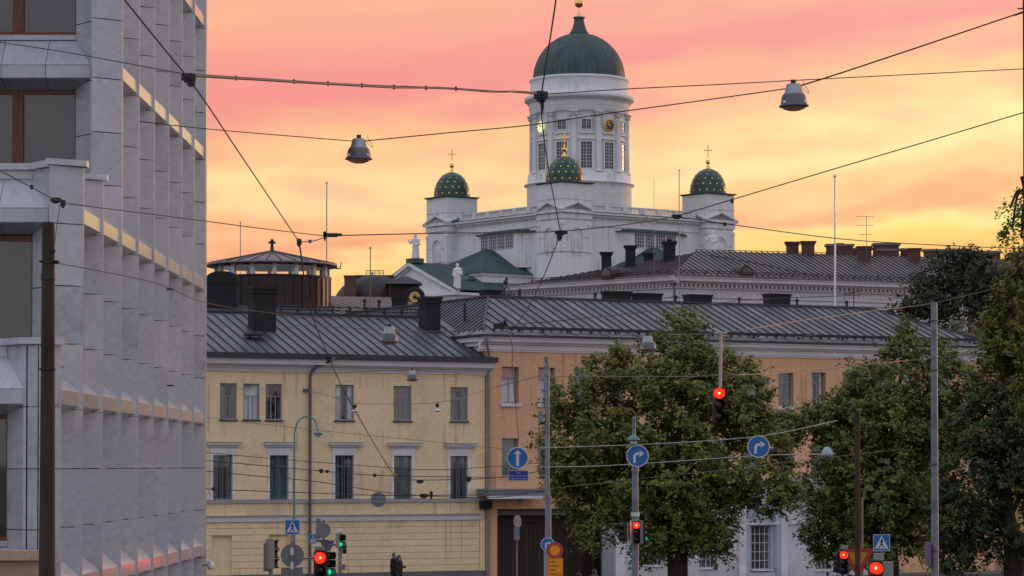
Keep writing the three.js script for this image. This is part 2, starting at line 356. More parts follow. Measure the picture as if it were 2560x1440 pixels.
    for (const l of levelsHere) {
      // spandrel of three stones, each a wedge with slanted top and underside
      const cuts = [XL, -10.45, -9.57, -8.665];
      for (let c = 0; c < 3; c++) {
        const a = cuts[c] + 0.006, b = cuts[c + 1] - 0.006, e = c === 2 ? 0.37 : 0, st = (pts) => {
          const P = []; const f = (p) => V(...p);
          const [A, Bq, C, Dq, A2, B2, C2, D2] = pts.map(f);
          const quad = (a1, b1, c1, d1) => P.push(a1, b1, c1, a1, c1, d1);
          quad(A, Bq, C, Dq); quad(A2, D2, C2, B2); quad(A, A2, B2, Bq); quad(Bq, B2, C2, C); quad(C, C2, D2, Dq); quad(Dq, D2, A2, A);
          const g = new THREE.BufferGeometry().setFromPoints(P); g.computeVertexNormals(); return g;
        };
        const zi = -(D0 + 0.52), zo = -(D0 + 0.01);
        // slanted sill, upright band and slanted underside
        const wedge3 = (y0i, y0o, y1o, y1i) => st([[a, y0i, zi], [a, y0o, zo], [a, y1o, zo], [a, y1i, zi], [b - e, y0i, zi], [b, y0o, zo], [b, y1o, zo], [b - e, y1i, zi]]);
        mesh('sill_stone', wedge3(l + 0.14, l + 0.134, l + 0.137, l + 0.70), M.marbleC, T);
        mesh('band_stone', wedge3(l - 0.12, l - 0.125, l + 0.125, l + 0.13), c % 2 ? M.marbleB : M.marble, T);
        mesh('soffit_stone', wedge3(l - 0.31, l - 0.137, l - 0.134, l - 0.13), M.marbleB, T);
      }
      const isTop = coping && l === levelsHere[levelsHere.length - 1];
      if (!isTop) { // the big window above this spandrel
        const y0 = l + 0.70, y1 = l + 3.33 - 0.31, z = -(D0 + 0.52);
        mesh('window_ledge', box(XL, -9.03, l + 0.70, l + 0.80, z - 0.1, z + 0.05), M.marbleB, T);
        const w = mesh('window', [box(XL, -9.03, y0 + 0.1, y0 + 0.17, z - 0.12, z - 0.03), box(XL, -9.03, y1 - 0.10, y1, z - 0.12, z - 0.02), box(-10.32, -10.10, y0 + 0.17, y1 - 0.1, z - 0.12, z - 0.02), box(-9.07, -9.03, y0 + 0.17, y1 - 0.1, z - 0.12, z - 0.04)], M.brownFrame, T);
        for (const [u, v] of [[XL, -10.32], [-10.10, -9.07]]) {
          mesh('pane', box(u, v, y0 + 0.17, y1 - 0.1, z - 0.085, z - 0.075), M.glass, w);
          mesh('blind', box(u, v, y0 + 0.9, y1 - 0.1, z - 0.20, z - 0.19), M.blind, w);
          mesh('lowered_blind', box(u, v, y0 + 0.17, y0 + 0.9, z - 0.245, z - 0.235), M.blindLow, w);
        }
      } else { // parapet above the top spandrel, with a bent coping that follows the bay
        mesh('parapet_panel', box(XL, -9.05, l + 0.71, top, -(D0 + 0.75), -(D0 + 0.50)), M.marble, T);
        const line = [[XL, D0 + 0.44], [-9.10, D0 + 0.44], [-8.74, D0 - 0.05], [-8.41, D0 - 0.09], [-8.20, D0 - 0.03], [X0 + 0.06, D0 - 0.02], [X0 + 0.06, D0 + 0.22], [-8.6, D0 + 0.28], [-8.95, D0 + 0.8], [XL, D0 + 0.8]];
        mesh('coping_stone', plan(line.map(([x, d]) => [x, -d]), top + 0.003, top + 0.12), M.marbleC, T);
      }
    }
    mesh('front_wall', box(-26, XL, bottom, top, -(D0 + 0.75), -(D0 + 0.1)), M.marble, T);
  };
  front(Dk(6), 11.0, 23, [10.75, 14.05, 17.35, 20.65].slice(0), false);
  front(Dk(8), 7.7, 11.62, [7.4, 10.75], true);
  front(Dk(9), 0.1, 8.30, [0.75, 4.1, 7.4], true);
  // low terrace wall at the foot of the block
  mesh('terrace_wall', box(-12, -8.16, 0, 4.62, -47.4, -46.9), M.litTanStone, T);
  mesh('coping_stone', box(-12, -8.10, 4.623, 4.78, -47.5, -46.75), M.litTanStone, T);
  for (const [px, py, D] of [[390, 723, 60.4], [390, 964, 60.4]]) { // small air vents
    const p = at(px, py, D); mesh('vent', box(p.x - 0.07, p.x + 0.08, p.y - 0.012, p.y + 0.014, p.z - 0.1, p.z + 0.14), M.black, T);
  }
  const c = at(515, 1413, 69.6); // round camera near the far corner
  const cam = mesh('camera_bracket', bar(V(X0, c.y, -69.4), V(X0 + 0.18, c.y + 0.02, -69.4), 0.02), M.signBack, T);
  mesh('dome_camera', merge([ball(0.085, X0 + 0.2, c.y - 0.02, -69.4, 12), cyl(0.09, 0.07, c.y, c.y + 0.1, X0 + 0.2, -69.4, 12)]), M.porcelain, cam);
}
// ---------------------------------------------------------------- shared builders for houses
// standing-seam roof plane: corners in order along the eave then back along the ridge; every tray between two seams is a panel of its own
function roofPlane(parent, pts, spacing, mats, seamMat, { seamH = 0.06, seamW = 0.04, thick = 0.05, name = 'roof_panel' } = {}) {
  const o = pts[0], u = pts[1].clone().sub(o).normalize();
  let n = V(); for (let k = 1; k + 1 < pts.length && n.length() < 1e-3; k++) n = pts[k].clone().sub(o).cross(pts[k + 1].clone().sub(o));
  n.normalize(); if (n.y < 0) n.negate();
  const v = n.clone().cross(u).normalize();
  if (pts[pts.length - 1].clone().sub(o).dot(v) < 0) v.negate();
  const P = pts.map((p) => { const d = p.clone().sub(o); return [d.dot(u), d.dot(v)]; });
  const clip = (poly, a, keepLess) => {
    const out = [];
    for (let i = 0; i < poly.length; i++) {
      const p = poly[i], r = poly[(i + 1) % poly.length], ip = keepLess ? p[0] <= a : p[0] >= a, ir = keepLess ? r[0] <= a : r[0] >= a;
      if (ip) out.push(p);
      if (ip !== ir) { const t = (a - p[0]) / (r[0] - p[0]); out.push([a, p[1] + (r[1] - p[1]) * t]); }
    }
    return out;
  };
  const lo = Math.min(...P.map((p) => p[0])), hi = Math.max(...P.map((p) => p[0])), N = Math.max(1, Math.round((hi - lo) / spacing)), st = (hi - lo) / N;
  const M4 = new THREE.Matrix4().makeBasis(u, v, u.clone().cross(v)); if (u.clone().cross(v).y < 0) M4.makeBasis(u, v, n);
  M4.setPosition(o);
  for (let i = 0; i < N; i++) {
    const a = lo + st * i, b = a + st, pol = clip(clip(P, a, false), b, true);
    if (pol.length < 3) continue;
    const shape = new THREE.Shape(pol.map(([x, y]) => new THREE.Vector2(x, y)));
    const tray = new THREE.ExtrudeGeometry(shape, { depth: thick, bevelEnabled: false }); tray.translate(0, 0, -thick);
    const col = (x) => { const ys = clip(clip(pol, x + 1e-4, true), x - 1e-4, false).map((p) => p[1]); return ys.length ? [Math.min(...ys), Math.max(...ys)] : null; };
    tray.applyMatrix4(M4);
    const pm = mesh(name, tray, mats[(i * 5 + (i >> 2)) % mats.length], parent);
    const c = col(a + 1e-3);
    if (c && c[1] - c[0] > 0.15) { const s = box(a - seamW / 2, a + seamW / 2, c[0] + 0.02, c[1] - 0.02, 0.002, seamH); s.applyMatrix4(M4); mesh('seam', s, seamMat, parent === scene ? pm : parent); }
  }
}
// casement window set into an opening: frame, glass panes and a curtain or blind behind
function windowAt(parent, [x0, x1, y0, y1], z, { frame = M.winGrey, bars = [0.5], rails = [0.67], curtain = M.curtain, w = 0.06, sill = M.fascia, lower = 1, openTop = false } = {}) {
  const W = x1 - x0, H = y1 - y0, g = [box(x0, x1, y0, y0 + w, z - 0.06, z), box(x0, x1, y1 - w, y1, z - 0.06, z), box(x0, x0 + w, y0 + w, y1 - w, z - 0.06, z), box(x1 - w, x1, y0 + w, y1 - w, z - 0.06, z)];
  const ys = [y0 + w, ...rails.map((r) => y0 + H * r), y1 - w];
  for (const r of rails) g.push(box(x0 + w, x1 - w, y0 + H * r - w * 0.4, y0 + H * r + w * 0.4, z - 0.05, z + 0.01));
  for (const b of bars) { const x = x0 + W * b, top = openTop ? y0 + H * rails[rails.length - 1] : y1 - w; g.push(box(x - w * 0.4, x + w * 0.4, y0 + w, top, z - 0.045, z + 0.006)); }
  const win = mesh('window', g, frame, parent);
  const xs = [x0 + w, ...bars.map((b) => x0 + W * b), x1 - w];
  for (let i = 0; i + 1 < ys.length; i++) {
    const cols = openTop && i === ys.length - 2 ? [xs[0], xs[xs.length - 1]] : xs;
    for (let j = 0; j + 1 < cols.length; j++) mesh('pane', box(cols[j], cols[j + 1], ys[i], ys[i + 1], z - 0.032, z - 0.026), M.glass, win);
  }
  if (curtain) { // hanging folds
    const n = Math.max(6, Math.round(W / 0.07)), pts = [];
    for (let k = 0; k <= n; k++) pts.push([x0 + 0.02 + (W - 0.04) * k / n, z - 0.20 + (k % 2 ? 0.025 : -0.015)]);
    for (const [a, b] of lower < 1 ? [[0, Math.floor(n * lower)], [n - Math.floor(n * lower * 0.5), n]] : [[0, n]]) {
      const cut = pts.slice(a, b + 1); if (cut.length < 2) continue;
      mesh('curtain', plan([...cut, ...cut.slice().reverse().map(([x, q]) => [x, q - 0.012])], y0 + 0.02, y1 - 0.02), curtain, win);
    }
  }
  if (sill) mesh('sill', box(x0 - 0.05, x1 + 0.05, y0 - 0.07, y0 - 0.004, z - 0.1, 0.09), sill, win);
  return win;
}
const profile = (parent, name, pts, x0, x1, mat) => { // moulding: outline in (out of the wall, up) run along the facade
  const g = poly(pts.map(([a, b]) => [a, b]), 0, x1 - x0); g.applyMatrix4(new THREE.Matrix4().makeBasis(V(0, 0, 1), V(0, 1, 0), V(-1, 0, 0))); g.translate(x1, 0, 0);
  return mesh(name, g, mat, parent);
};
function chimneyAt(parent, p, w, h, d, mat = M.chimney, { cap = 0.12, flare = 0.06, name = 'chimney', hood = false } = {}) {
  const g = [box(p.x - w / 2, p.x + w / 2, p.y - 1.6, p.y + h, p.z - d / 2, p.z + d / 2), box(p.x - w / 2 - flare, p.x + w / 2 + flare, p.y + h, p.y + h + cap, p.z - d / 2 - flare, p.z + d / 2 + flare)];
  g.push(box(p.x - w / 2 - flare * 0.5, p.x + w / 2 + flare * 0.5, p.y + h - cap * 1.3, p.y + h - 0.003, p.z - d / 2 - flare * 0.5, p.z + d / 2 + flare * 0.5));
  if (hood) g.push(cyl(w * 0.2, w * 0.2, p.y + h + cap, p.y + h + cap + 0.18, p.x, p.z, 8), cyl(w * 0.34, 0.02, p.y + h + cap + 0.18, p.y + h + cap + 0.32, p.x, p.z, 8));
  return mesh(name, g, mat, parent);
}
function snowRail(parent, a, b, n, h = 0.32, mat = M.black) {
  const g = [bar(a.clone().add(V(0, h, 0)), b.clone().add(V(0, h, 0)), 0.035), bar(a.clone().add(V(0, h * 0.45, 0)), b.clone().add(V(0, h * 0.45, 0)), 0.03)];
  for (let k = 0; k <= n; k++) { const p = a.clone().lerp(b, k / n); g.push(box(p.x - 0.05, p.x + 0.05, p.y - 0.15, p.y + h + 0.06, p.z - 0.07, p.z + 0.07)); }
  return mesh('snow_rail', g, mat, parent);
}

const TURN = 0.4836;
const A0 = at(515, 1300, 140);
const FY = new Frame(A0.x, A0.z, TURN);                 // street front of the yellow and the orange house
// ---------------------------------------------------------------- yellow house
{
  const F = FY, T = thing('yellow_house', 'three-storey yellow plastered house with grey seamed metal roof beside the marble block', 'house', [F.x, 0, F.z], TURN);
  const L = -9, R = F.lp(1212, 1150).x, Y = (px, py, z) => F.lp(px, py, z).y;
  const eave = Y(860, 893, 0.5), plinthTop = Y(1000, 1430);
  const upper = [[550, 592, 958, 1049], [608, 649, 959, 1049], [664, 705, 960, 1050], [838, 885, 962, 1051], [984, 1029, 965, 1052], [1126, 1170, 968, 1053]].map((r) => F.rect(...r));
  const main = [[532, 581, 1138, 1249], [674, 721, 1138, 1249], [837, 884, 1138, 1249], [984, 1029, 1139, 1249], [1125, 1169, 1140, 1249]].map((r) => F.rect(...r));
  const blind = [[529, 580, 1341, 1434], [673, 722, 1338, 1432]].map((r) => F.rect(...r));
  const bandLo = Y(860, 1302), bandHi = Y(860, 1289);
  const hole = ([a, b, c, d]) => rectPts(a, b, c, d);
  mesh('upper_wall', poly(rectPts(L, R, bandLo, eave - 0.05), -0.45, 0, [...upper, ...main].map(hole)), M.yellow, T);
  // the ground storey is laid in broad smooth courses with open joints
  const courses = []; { const y0 = plinthTop, y1 = bandLo, n = 8; for (let k = 0; k < n; k++) courses.push([y0 + (y1 - y0) * k / n, y0 + (y1 - y0) * (k + 1) / n]); }
  mesh('ground_wall', poly(rectPts(L, R, 0.05, bandLo), -0.45, -0.05, blind.map(hole)), M.yellow, T);
  for (const [a, b, c, d] of blind) mesh('niche_back', box(a, b, c, d, -0.40, -0.16), M.yellow, T);
  courses.forEach(([a, b], k) => {
    const cuts = [[L, R - 0.32]]; let segs = cuts;
    for (const [x0, x1, y0, y1] of blind) if (b > y0 + 0.05 && a < y1 - 0.05) segs = segs.flatMap(([s, e]) => (x0 > s && x1 < e ? [[s, x0], [x1, e]] : [[s, e]]));
    for (const [s, e] of segs) { const len = 3.2; for (let x = s; x < e - 0.01; x += len) mesh('plaster_course', box(x + 0.004, Math.min(e, x + len) - 0.004, a + 0.011, b - 0.011, -0.05, 0.012), M.yellow, T); }
  });
  mesh('corner_strip', box(R - 0.30, R, plinthTop, bandLo, -0.05, 0.03), M.yellow, T);
  mesh('plinth', box(L, R, 0, plinthTop - 0.004, -0.5, 0.06), M.plinth, T);
  mesh('side_wall', [box(R - 0.45, R - 0.004, 0.05, eave - 0.1, -11.5, -0.46), box(L, L + 0.4, 0.05, eave - 0.1, -11.5, -0.46)], M.yellow, T);
  mesh('rear_wall', box(L + 0.41, R - 0.46, 0.05, eave - 0.1, -11.9, -11.5), M.yellow, T);
  mesh('inner_floor', [box(L + 0.42, R - 0.47, Y(860, 1270) - 0.3, Y(860, 1270), -11.45, -0.48), box(L + 0.42, R - 0.47, Y(860, 1075) - 0.3, Y(860, 1075), -11.45, -0.48), box(L + 0.42, R - 0.47, eave - 0.35, eave - 0.12, -11.45, -0.48)], M.room, T);
  const drape = [0.42, 1, 0.36, 0.45, 1, 0.4], cloth = [M.curtain, M.curtainPale, M.curtain, M.curtainPale, M.curtain, M.curtain];
  upper.forEach((r, k) => windowAt(T, r, -0.10, { lower: drape[k], rails: [0.66], bars: [0.36, 0.64], frame: M.winGrey, curtain: cloth[k], w: 0.06, openTop: true, sill: M.fascia }));
  mesh('capital', [F.rect(594, 607, 965, 971), F.rect(650, 663, 966, 972)].map(([a, b, c, d]) => box(a, b, c, d, 0.002, 0.04)), M.trim, T);
  const hoods = [[515, 600], [660, 738], [823, 905], [968, 1049], [1112, 1188]];
  main.forEach((r, k) => {
    const [x0, x1, y0, y1] = r, s = 0.145, hd = 0.42;
    windowAt(T, r, -0.13, { rails: [0.74], bars: [0.44, 0.56], frame: M.winGreen, curtain: M.curtainGreen, lower: [0.4, 1, 0.45, 1, 0.38][k], w: 0.06, sill: null });
    const sur = mesh('window_surround', [poly([[x0 - s - 0.03, y0 - 0.02], [x0, y0 - 0.02], [x0, y1], [x1, y1], [x1, y0 - 0.02], [x1 + s + 0.03, y0 - 0.02], [x1 + s, y0 + 0.1], [x1 + s, y1 + hd], [x0 - s, y1 + hd], [x0 - s, y0 + 0.1]], 0.002, 0.05), box(x0 - s + 0.02, x1 + s - 0.02, y1 + 0.11, y1 + 0.13, 0.05, 0.065)], M.trim, T);
    const [h0, h1] = [F.lp(hoods[k][0], 1112).x, F.lp(hoods[k][1], 1112).x], hy = y1 + hd;
    mesh('window_hood', [box(h0 + 0.12, h1 - 0.12, hy, hy + 0.07, 0.002, 0.14), box(h0 + 0.05, h1 - 0.05, hy + 0.07, hy + 0.13, 0.002, 0.22), box(h0, h1, hy + 0.13, hy + 0.21, 0.002, 0.27)], M.trim, sur);
    mesh('hood_flashing', box(h0 - 0.02, h1 + 0.02, hy + 0.213, hy + 0.245, 0.0, 0.30), M.pipe, sur);
  });
  const R2 = F.lp(1195, 1252).x, sy = Y(860, 1252);
  profile(T, 'sill_cornice', [[0.002, -0.10], [0.08, -0.10], [0.10, -0.03], [0.16, -0.02], [0.18, 0.06], [0.002, 0.06]].map(([a, b]) => [a, b + sy]), L, R2, M.trim);
  mesh('sill_flashing', box(L, R2 + 0.02, sy + 0.063, sy + 0.09, 0, 0.21), M.pipe, T);
  profile(T, 'band_cornice', [[0.002, -0.14], [0.10, -0.14], [0.12, 0.10], [0.17, 0.11], [0.17, 0.15], [0.002, 0.15]].map(([a, b]) => [a, b + (bandLo + bandHi) / 2]), L, F.lp(1200, 1295).x, M.trim);
  mesh('band_flashing', box(L, F.lp(1200, 1295).x + 0.02, (bandLo + bandHi) / 2 + 0.153, (bandLo + bandHi) / 2 + 0.178, 0, 0.20), M.pipe, T);
  const cy = Y(860, 926);
  profile(T, 'main_cornice', [[0.002, -0.10], [0.06, -0.10], [0.07, 0.02], [0.14, 0.03], [0.15, 0.11], [0.30, 0.15], [0.33, 0.22], [0.50, 0.24], [0.53, 0.44], [0.56, 0.46], [0.56, 0.52], [0.002, 0.52]].map(([a, b]) => [a, b + cy]), L, R + 0.35, M.trim);
  // roof
  const eL = V(L, cy + 0.54, 0.66), eR = V(R + 0.45, cy + 0.54, 0.66), run = 6.3, ry = F.lp(860, 789, -run).y;
  const roof = mesh('roof', poly([[0.60, cy + 0.525], [0.60, cy + 0.60], [-run, ry - 0.06], [-13.2, cy + 0.55]], 0, 1), M.fascia, T);
  roof.geometry = (() => { const g = poly([[0.60, cy + 0.525], [0.60, cy + 0.60], [-run, ry - 0.10], [-12.4, cy + 0.6], [-12.4, cy + 0.52]], 0, R + 0.4 - L); g.applyMatrix4(new THREE.Matrix4().makeBasis(V(0, 0, 1), V(0, 1, 0), V(-1, 0, 0))); g.translate(R + 0.4, 0, 0); const t = tidy(g); metreUV(t); return t; })();
  const yEdge = cy + 0.66;
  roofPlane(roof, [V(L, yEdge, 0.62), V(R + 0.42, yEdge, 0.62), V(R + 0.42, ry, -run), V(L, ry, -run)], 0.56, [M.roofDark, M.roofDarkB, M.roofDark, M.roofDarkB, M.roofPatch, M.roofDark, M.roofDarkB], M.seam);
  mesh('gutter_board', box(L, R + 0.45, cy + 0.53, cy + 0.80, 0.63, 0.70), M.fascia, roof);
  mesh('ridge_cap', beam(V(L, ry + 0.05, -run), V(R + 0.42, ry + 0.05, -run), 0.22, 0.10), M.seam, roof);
  snowRail(roof, V(F.lp(700, 780, -run).x, ry + 0.1, -run), V(F.lp(1046, 790, -run).x, ry + 0.1, -run), 8, 0.34);
  // chimneys, a hatch and vents standing on the roof
  const ch = (px, py, z, w, h, d, o) => chimneyAt(roof, F.lp(px, py, z), w, h, d, M.chimney, o);
  ch(655, 808, -3.6, 1.25, 1.75, 0.8, { cap: 0.16, flare: 0.10 });
  ch(1074, 822, -4.2, 0.85, 1.55, 0.95, { cap: 0.16, flare: 0.09 });
  const hp = F.lp(632, 845, -2.0); mesh('roof_hatch', merge([beam(V(hp.x - 0.45, hp.y + 0.16, -2.0), V(hp.x + 0.45, hp.y + 0.16, -1.8), 0.7, 0.10)]), M.black, roof);
  // rain pipes
  const dp = F.lp(775, 1150, 0.16).x, tp = F.lp(828, 897, 0.6);
  const pipe = mesh('rain_pipe', [tube([V(tp.x, tp.y - 0.05, 0.62), V(tp.x - 0.25, tp.y - 0.22, 0.45), V(dp + 0.25, Y(775, 918, 0.3), 0.3), V(dp + 0.03, Y(775, 935, 0.18), 0.17), V(dp, Y(775, 960, 0.16), 0.16)], 0.075, 30, 8), bar(V(dp, Y(775, 955, 0.16), 0.16), V(dp, 0.1, 0.16), 0.075, 10)], M.pipeDark, T);
  for (const py of [985, 1080, 1180, 1262, 1330]) mesh('pipe_clip', cyl(0.095, 0.095, Y(775, py, 0.16) - 0.03, Y(775, py, 0.16) + 0.03, dp, 0.16, 10), M.pipeDark, pipe);
  mesh('rain_head', cyl(0.10, 0.17, tp.y - 0.12, tp.y + 0.1, tp.x, 0.72, 10), M.pipe, pipe);
  const wp = F.rect(853, 862, 1411, 1421); mesh('wall_box', box(wp[0], wp[1], wp[2], wp[3], 0.013, 0.09), M.plinth, T);
  const hk = F.rect(757, 769, 972, 980); mesh('wire_anchor', box(hk[0], hk[1], hk[2], hk[3], 0.003, 0.12), M.pipeDark, T);
}

// ---------------------------------------------------------------- orange house
{
  const O = FY.lp(1214, 1150).x, w0 = FY.world(V(O, 0, 0)), F = new Frame(w0.x, w0.z, TURN);
  const T = thing('orange_house', 'long orange plastered house with white cornice and hipped dark metal roof behind the trees', 'house', [F.x, 0, F.z], TURN);
  const Y = (px, py, z) => F.lp(px, py, z).y, R = F.lp(2500, 1000).x, DEP = 12;
  const cyB = Y(1260, 879), cyT = Y(1260, 842, 0.5);
  const first = F.rect(1255, 1297, 917, 1008), lower1 = F.rect(1255, 1297, 1096, 1190);
  const xs = []; { const a = (first[0] + first[1]) / 2, b = F.lp(1965, 970).x, n = Math.round((b - a) / 2.25), st = (b - a) / n; for (let k = 0; a + st * k < R - 0.6; k++) xs.push(a + st * k); }
  const ww = (first[1] - first[0]) / 2, up = xs.map((x) => [x - ww, x + ww, first[2], first[3]]), lo = xs.map((x) => [x - ww, x + ww, lower1[2], lower1[3]]);
  const gate = [F.lp(1243, 1350).x, F.lp(1532, 1350).x, 0.02, Y(1300, 1272)];
  const H = ([a, b, c, d]) => rectPts(a, b, c, d);
  mesh('front_wall', poly([[0.02, 0.05], [gate[0], 0.05], [gate[0], gate[3]], [gate[1], gate[3]], [gate[1], 0.05], [R, 0.05], [R, cyB + 0.1], [0.02, cyB + 0.1]], -0.5, 0, [...up, ...lo].map(H)), M.orange, T);
  mesh('side_wall', [box(0.02, 0.42, 0.05, cyB + 0.1, -DEP, -0.51), box(R - 0.4, R, 0.05, cyB + 0.1, -DEP, -0.51)], M.orange, T);
  mesh('rear_wall', box(0.43, R - 0.41, 0.05, cyB + 0.1, -DEP, -DEP + 0.4), M.orange, T);
  mesh('inner_floor', [box(0.44, R - 0.42, Y(1260, 1212) - 0.25, Y(1260, 1212), -DEP + 0.42, -0.52), box(0.44, R - 0.42, Y(1260, 1040) - 0.25, Y(1260, 1040), -DEP + 0.42, -0.52), box(0.44, R - 0.42, cyB - 0.1, cyB + 0.06, -DEP + 0.42, -0.52)], M.room, T);
  up.forEach((r, k) => {
    const w = windowAt(T, r, -0.22, { rails: [0.70], bars: [0.5], frame: M.winGrey, curtain: k < 2 || k % 4 === 1 ? M.curtainPale : M.curtainGreen, lower: k < 2 ? 1 : 0.3 + 0.7 * hash(k, 3), w: 0.06, sill: null, openTop: true });
    if (k < 2) mesh('red_blind', box(r[0] + 0.05, r[1] - 0.06, r[3] - 0.32 * (r[3] - r[2]), r[3] - 0.05, -0.315, -0.30), std(0.42, 0.13, 0.13), w);
    mesh('stone_sill', [box(r[0] - 0.1, r[1] + 0.1, r[2] - 0.17, r[2] - 0.006, -0.1, 0.14), box(r[0] - 0.06, r[1] + 0.06, r[2] - 0.22, r[2] - 0.173, -0.02, 0.08)], M.trim, w);
  });
  lo.forEach((r) => windowAt(T, r, -0.22, { rails: [0.70], bars: [0.5], frame: M.winGrey, curtain: M.curtainGreen, w: 0.06, sill: M.trim, openTop: true }));
  // deep gateway with wooden gates
  const [g0, g1, , gt] = gate;
  mesh('gate_lining', [box(g0 - 0.02, g0 + 0.22, 0.03, gt, -2.6, -0.45), box(g1 - 0.22, g1 + 0.02, 0.03, gt, -2.6, -0.45), box(g0 + 0.22, g1 - 0.22, gt - 0.35, gt + 0.1, -2.6, -0.45)], M.plinth, T);
  mesh('gate_frame', [box(g0 + 0.22, g0 + 0.52, 0.03, gt - 0.35, -1.2, -0.9), box(g1 - 0.5, g1 - 0.22, 0.03, gt - 0.35, -1.2, -0.9), box(g0 + 0.52, g1 - 0.5, gt - 0.75, gt - 0.36, -1.15, -0.95)], M.doorWood, T);
  const nG = 22; for (let k = 0; k < nG; k++) { const a = g0 + 0.53 + (g1 - g0 - 1.04) * k / nG, b = g0 + 0.53 + (g1 - g0 - 1.04) * (k + 1) / nG; mesh('gate_plank', box(a + 0.01, b - 0.01, 0.06, gt - 0.76, -1.12 - 0.02 * (k % 2), -1.04), k % 3 ? M.doorWood : M.woodRed, T); }
  // flat canopy over the gateway, its lamp, the band above it
  const ca = [F.lp(1218, 1228, 1.2).x, F.lp(1366, 1228, 1.2).x, Y(1290, 1240, 1.3), Y(1290, 1222, 1.3)];
  const can = mesh('canopy', [box(ca[0], ca[1], ca[2], ca[3] - 0.1, 0.003, 1.35), box(ca[0] - 0.05, ca[1] + 0.05, ca[3] - 0.09, ca[3], 0.003, 1.42)], M.pipe, T);
  mesh('canopy_edge', box(ca[0] + 0.02, ca[1] - 0.02, ca[2] - 0.14, ca[2] - 0.003, 1.1, 1.38), M.trim, can);
  const lp = F.lp(1301, 1255, 1.0);
  const lm = mesh('canopy_lamp', lathe([[0.02, 0.36], [0.025, 0.18], [0.06, 0.14], [0.12, 0.0], [0.13, -0.05], [0, -0.09]], 14, lp.x, 1.0), M.mint, T); lm.geometry.translate(0, lp.y, 0);
  const fl = F.rect(1206, 1232, 1252, 1272, 0.4); mesh('floodlight', box(fl[0], fl[1], fl[2], fl[3], 0.02, 0.35), M.chimney, T);
  // cornice
  const ch = cyT - cyB;
  profile(T, 'main_cornice', [[0.002, 0], [0.07, 0], [0.08, 0.08], [0.14, 0.10], [0.15, 0.34], [0.28, 0.38], [0.32, 0.46], [0.50, 0.50], [0.54, ch - 0.10], [0.60, ch - 0.08], [0.60, ch], [0.002, ch]].map(([a, b]) => [a, b + cyB]), -0.42, R + 0.45, M.trim);
  mesh('side_cornice', [box(-0.46, 0.015, cyB + 0.5, cyT - 0.004, -24.5, 0.003), box(-0.3, 0.015, cyB + 0.28, cyB + 0.496, -24.5, 0.003), box(-0.14, 0.015, cyB, cyB + 0.276, -24.5, 0.003)], M.trim, T);
  // hipped roof
  const run = 6.1, hl = 3.5, hr = 4.6, eY = cyT + 0.10, pA = F.lp(1252, 744, -run), ry = pA.y;
  const cA = V(-0.55, eY, 0.68), cB = V(R + 0.5, eY, 0.68), cC = V(R + 0.5, eY, -DEP - 0.3), cD = V(-0.55, eY, -DEP - 0.3), rA = V(hl - 0.2, ry, -run), rB = V(R - hr, ry, -run);
  const roof = mesh('roof', box(-0.5, R + 0.45, cyT + 0.005, eY - 0.06, -DEP - 0.25, 0.64), M.fascia, T);
  // each slope breaks: a flatter foot along the eave, then the main pitch
  const brk = (e, r, t, drop) => { const p = e.clone().lerp(r, t); p.y -= drop; return p; };
  const t = 0.155, bA = brk(cA, rA, t, 0.12), bB = brk(cB, rB, t, 0.12), bC = brk(cC, rB, t, 0.12), bD = brk(cD, rA, t, 0.12);
  const mm = [M.roofDark, M.roofDarkB, M.roofDark, M.roofDarkB, M.roofDark, M.roofPatch, M.roofDarkB];
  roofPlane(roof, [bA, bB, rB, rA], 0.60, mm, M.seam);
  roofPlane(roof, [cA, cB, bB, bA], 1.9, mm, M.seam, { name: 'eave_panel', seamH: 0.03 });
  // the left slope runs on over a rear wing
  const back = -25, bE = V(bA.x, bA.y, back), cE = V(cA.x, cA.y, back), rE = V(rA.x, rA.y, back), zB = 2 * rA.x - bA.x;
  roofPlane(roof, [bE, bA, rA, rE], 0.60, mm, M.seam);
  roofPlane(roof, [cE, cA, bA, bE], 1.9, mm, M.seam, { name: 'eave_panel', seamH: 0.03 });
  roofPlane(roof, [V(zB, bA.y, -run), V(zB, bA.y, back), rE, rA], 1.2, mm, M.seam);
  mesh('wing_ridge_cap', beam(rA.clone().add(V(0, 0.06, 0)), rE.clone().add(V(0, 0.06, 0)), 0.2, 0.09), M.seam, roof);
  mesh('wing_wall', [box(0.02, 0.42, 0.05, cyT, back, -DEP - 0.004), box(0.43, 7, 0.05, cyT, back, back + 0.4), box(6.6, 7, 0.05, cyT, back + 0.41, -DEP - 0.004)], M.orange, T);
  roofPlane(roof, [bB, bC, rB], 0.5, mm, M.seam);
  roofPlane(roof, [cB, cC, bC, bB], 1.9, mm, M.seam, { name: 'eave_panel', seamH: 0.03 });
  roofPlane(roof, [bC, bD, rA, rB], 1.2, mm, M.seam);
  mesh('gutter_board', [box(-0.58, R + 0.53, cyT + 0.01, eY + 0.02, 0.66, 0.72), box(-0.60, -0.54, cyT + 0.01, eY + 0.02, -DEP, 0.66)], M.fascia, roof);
  mesh('ridge_cap', [beam(rA.clone().add(V(0, 0.06, 0)), rB.clone().add(V(0, 0.06, 0)), 0.2, 0.09), beam(bA.clone().add(V(0, 0.06, 0)), rA.clone().add(V(0, 0.06, 0)), 0.12, 0.08), beam(bB.clone().add(V(0, 0.06, 0)), rB.clone().add(V(0, 0.06, 0)), 0.12, 0.08)], M.seam, roof);
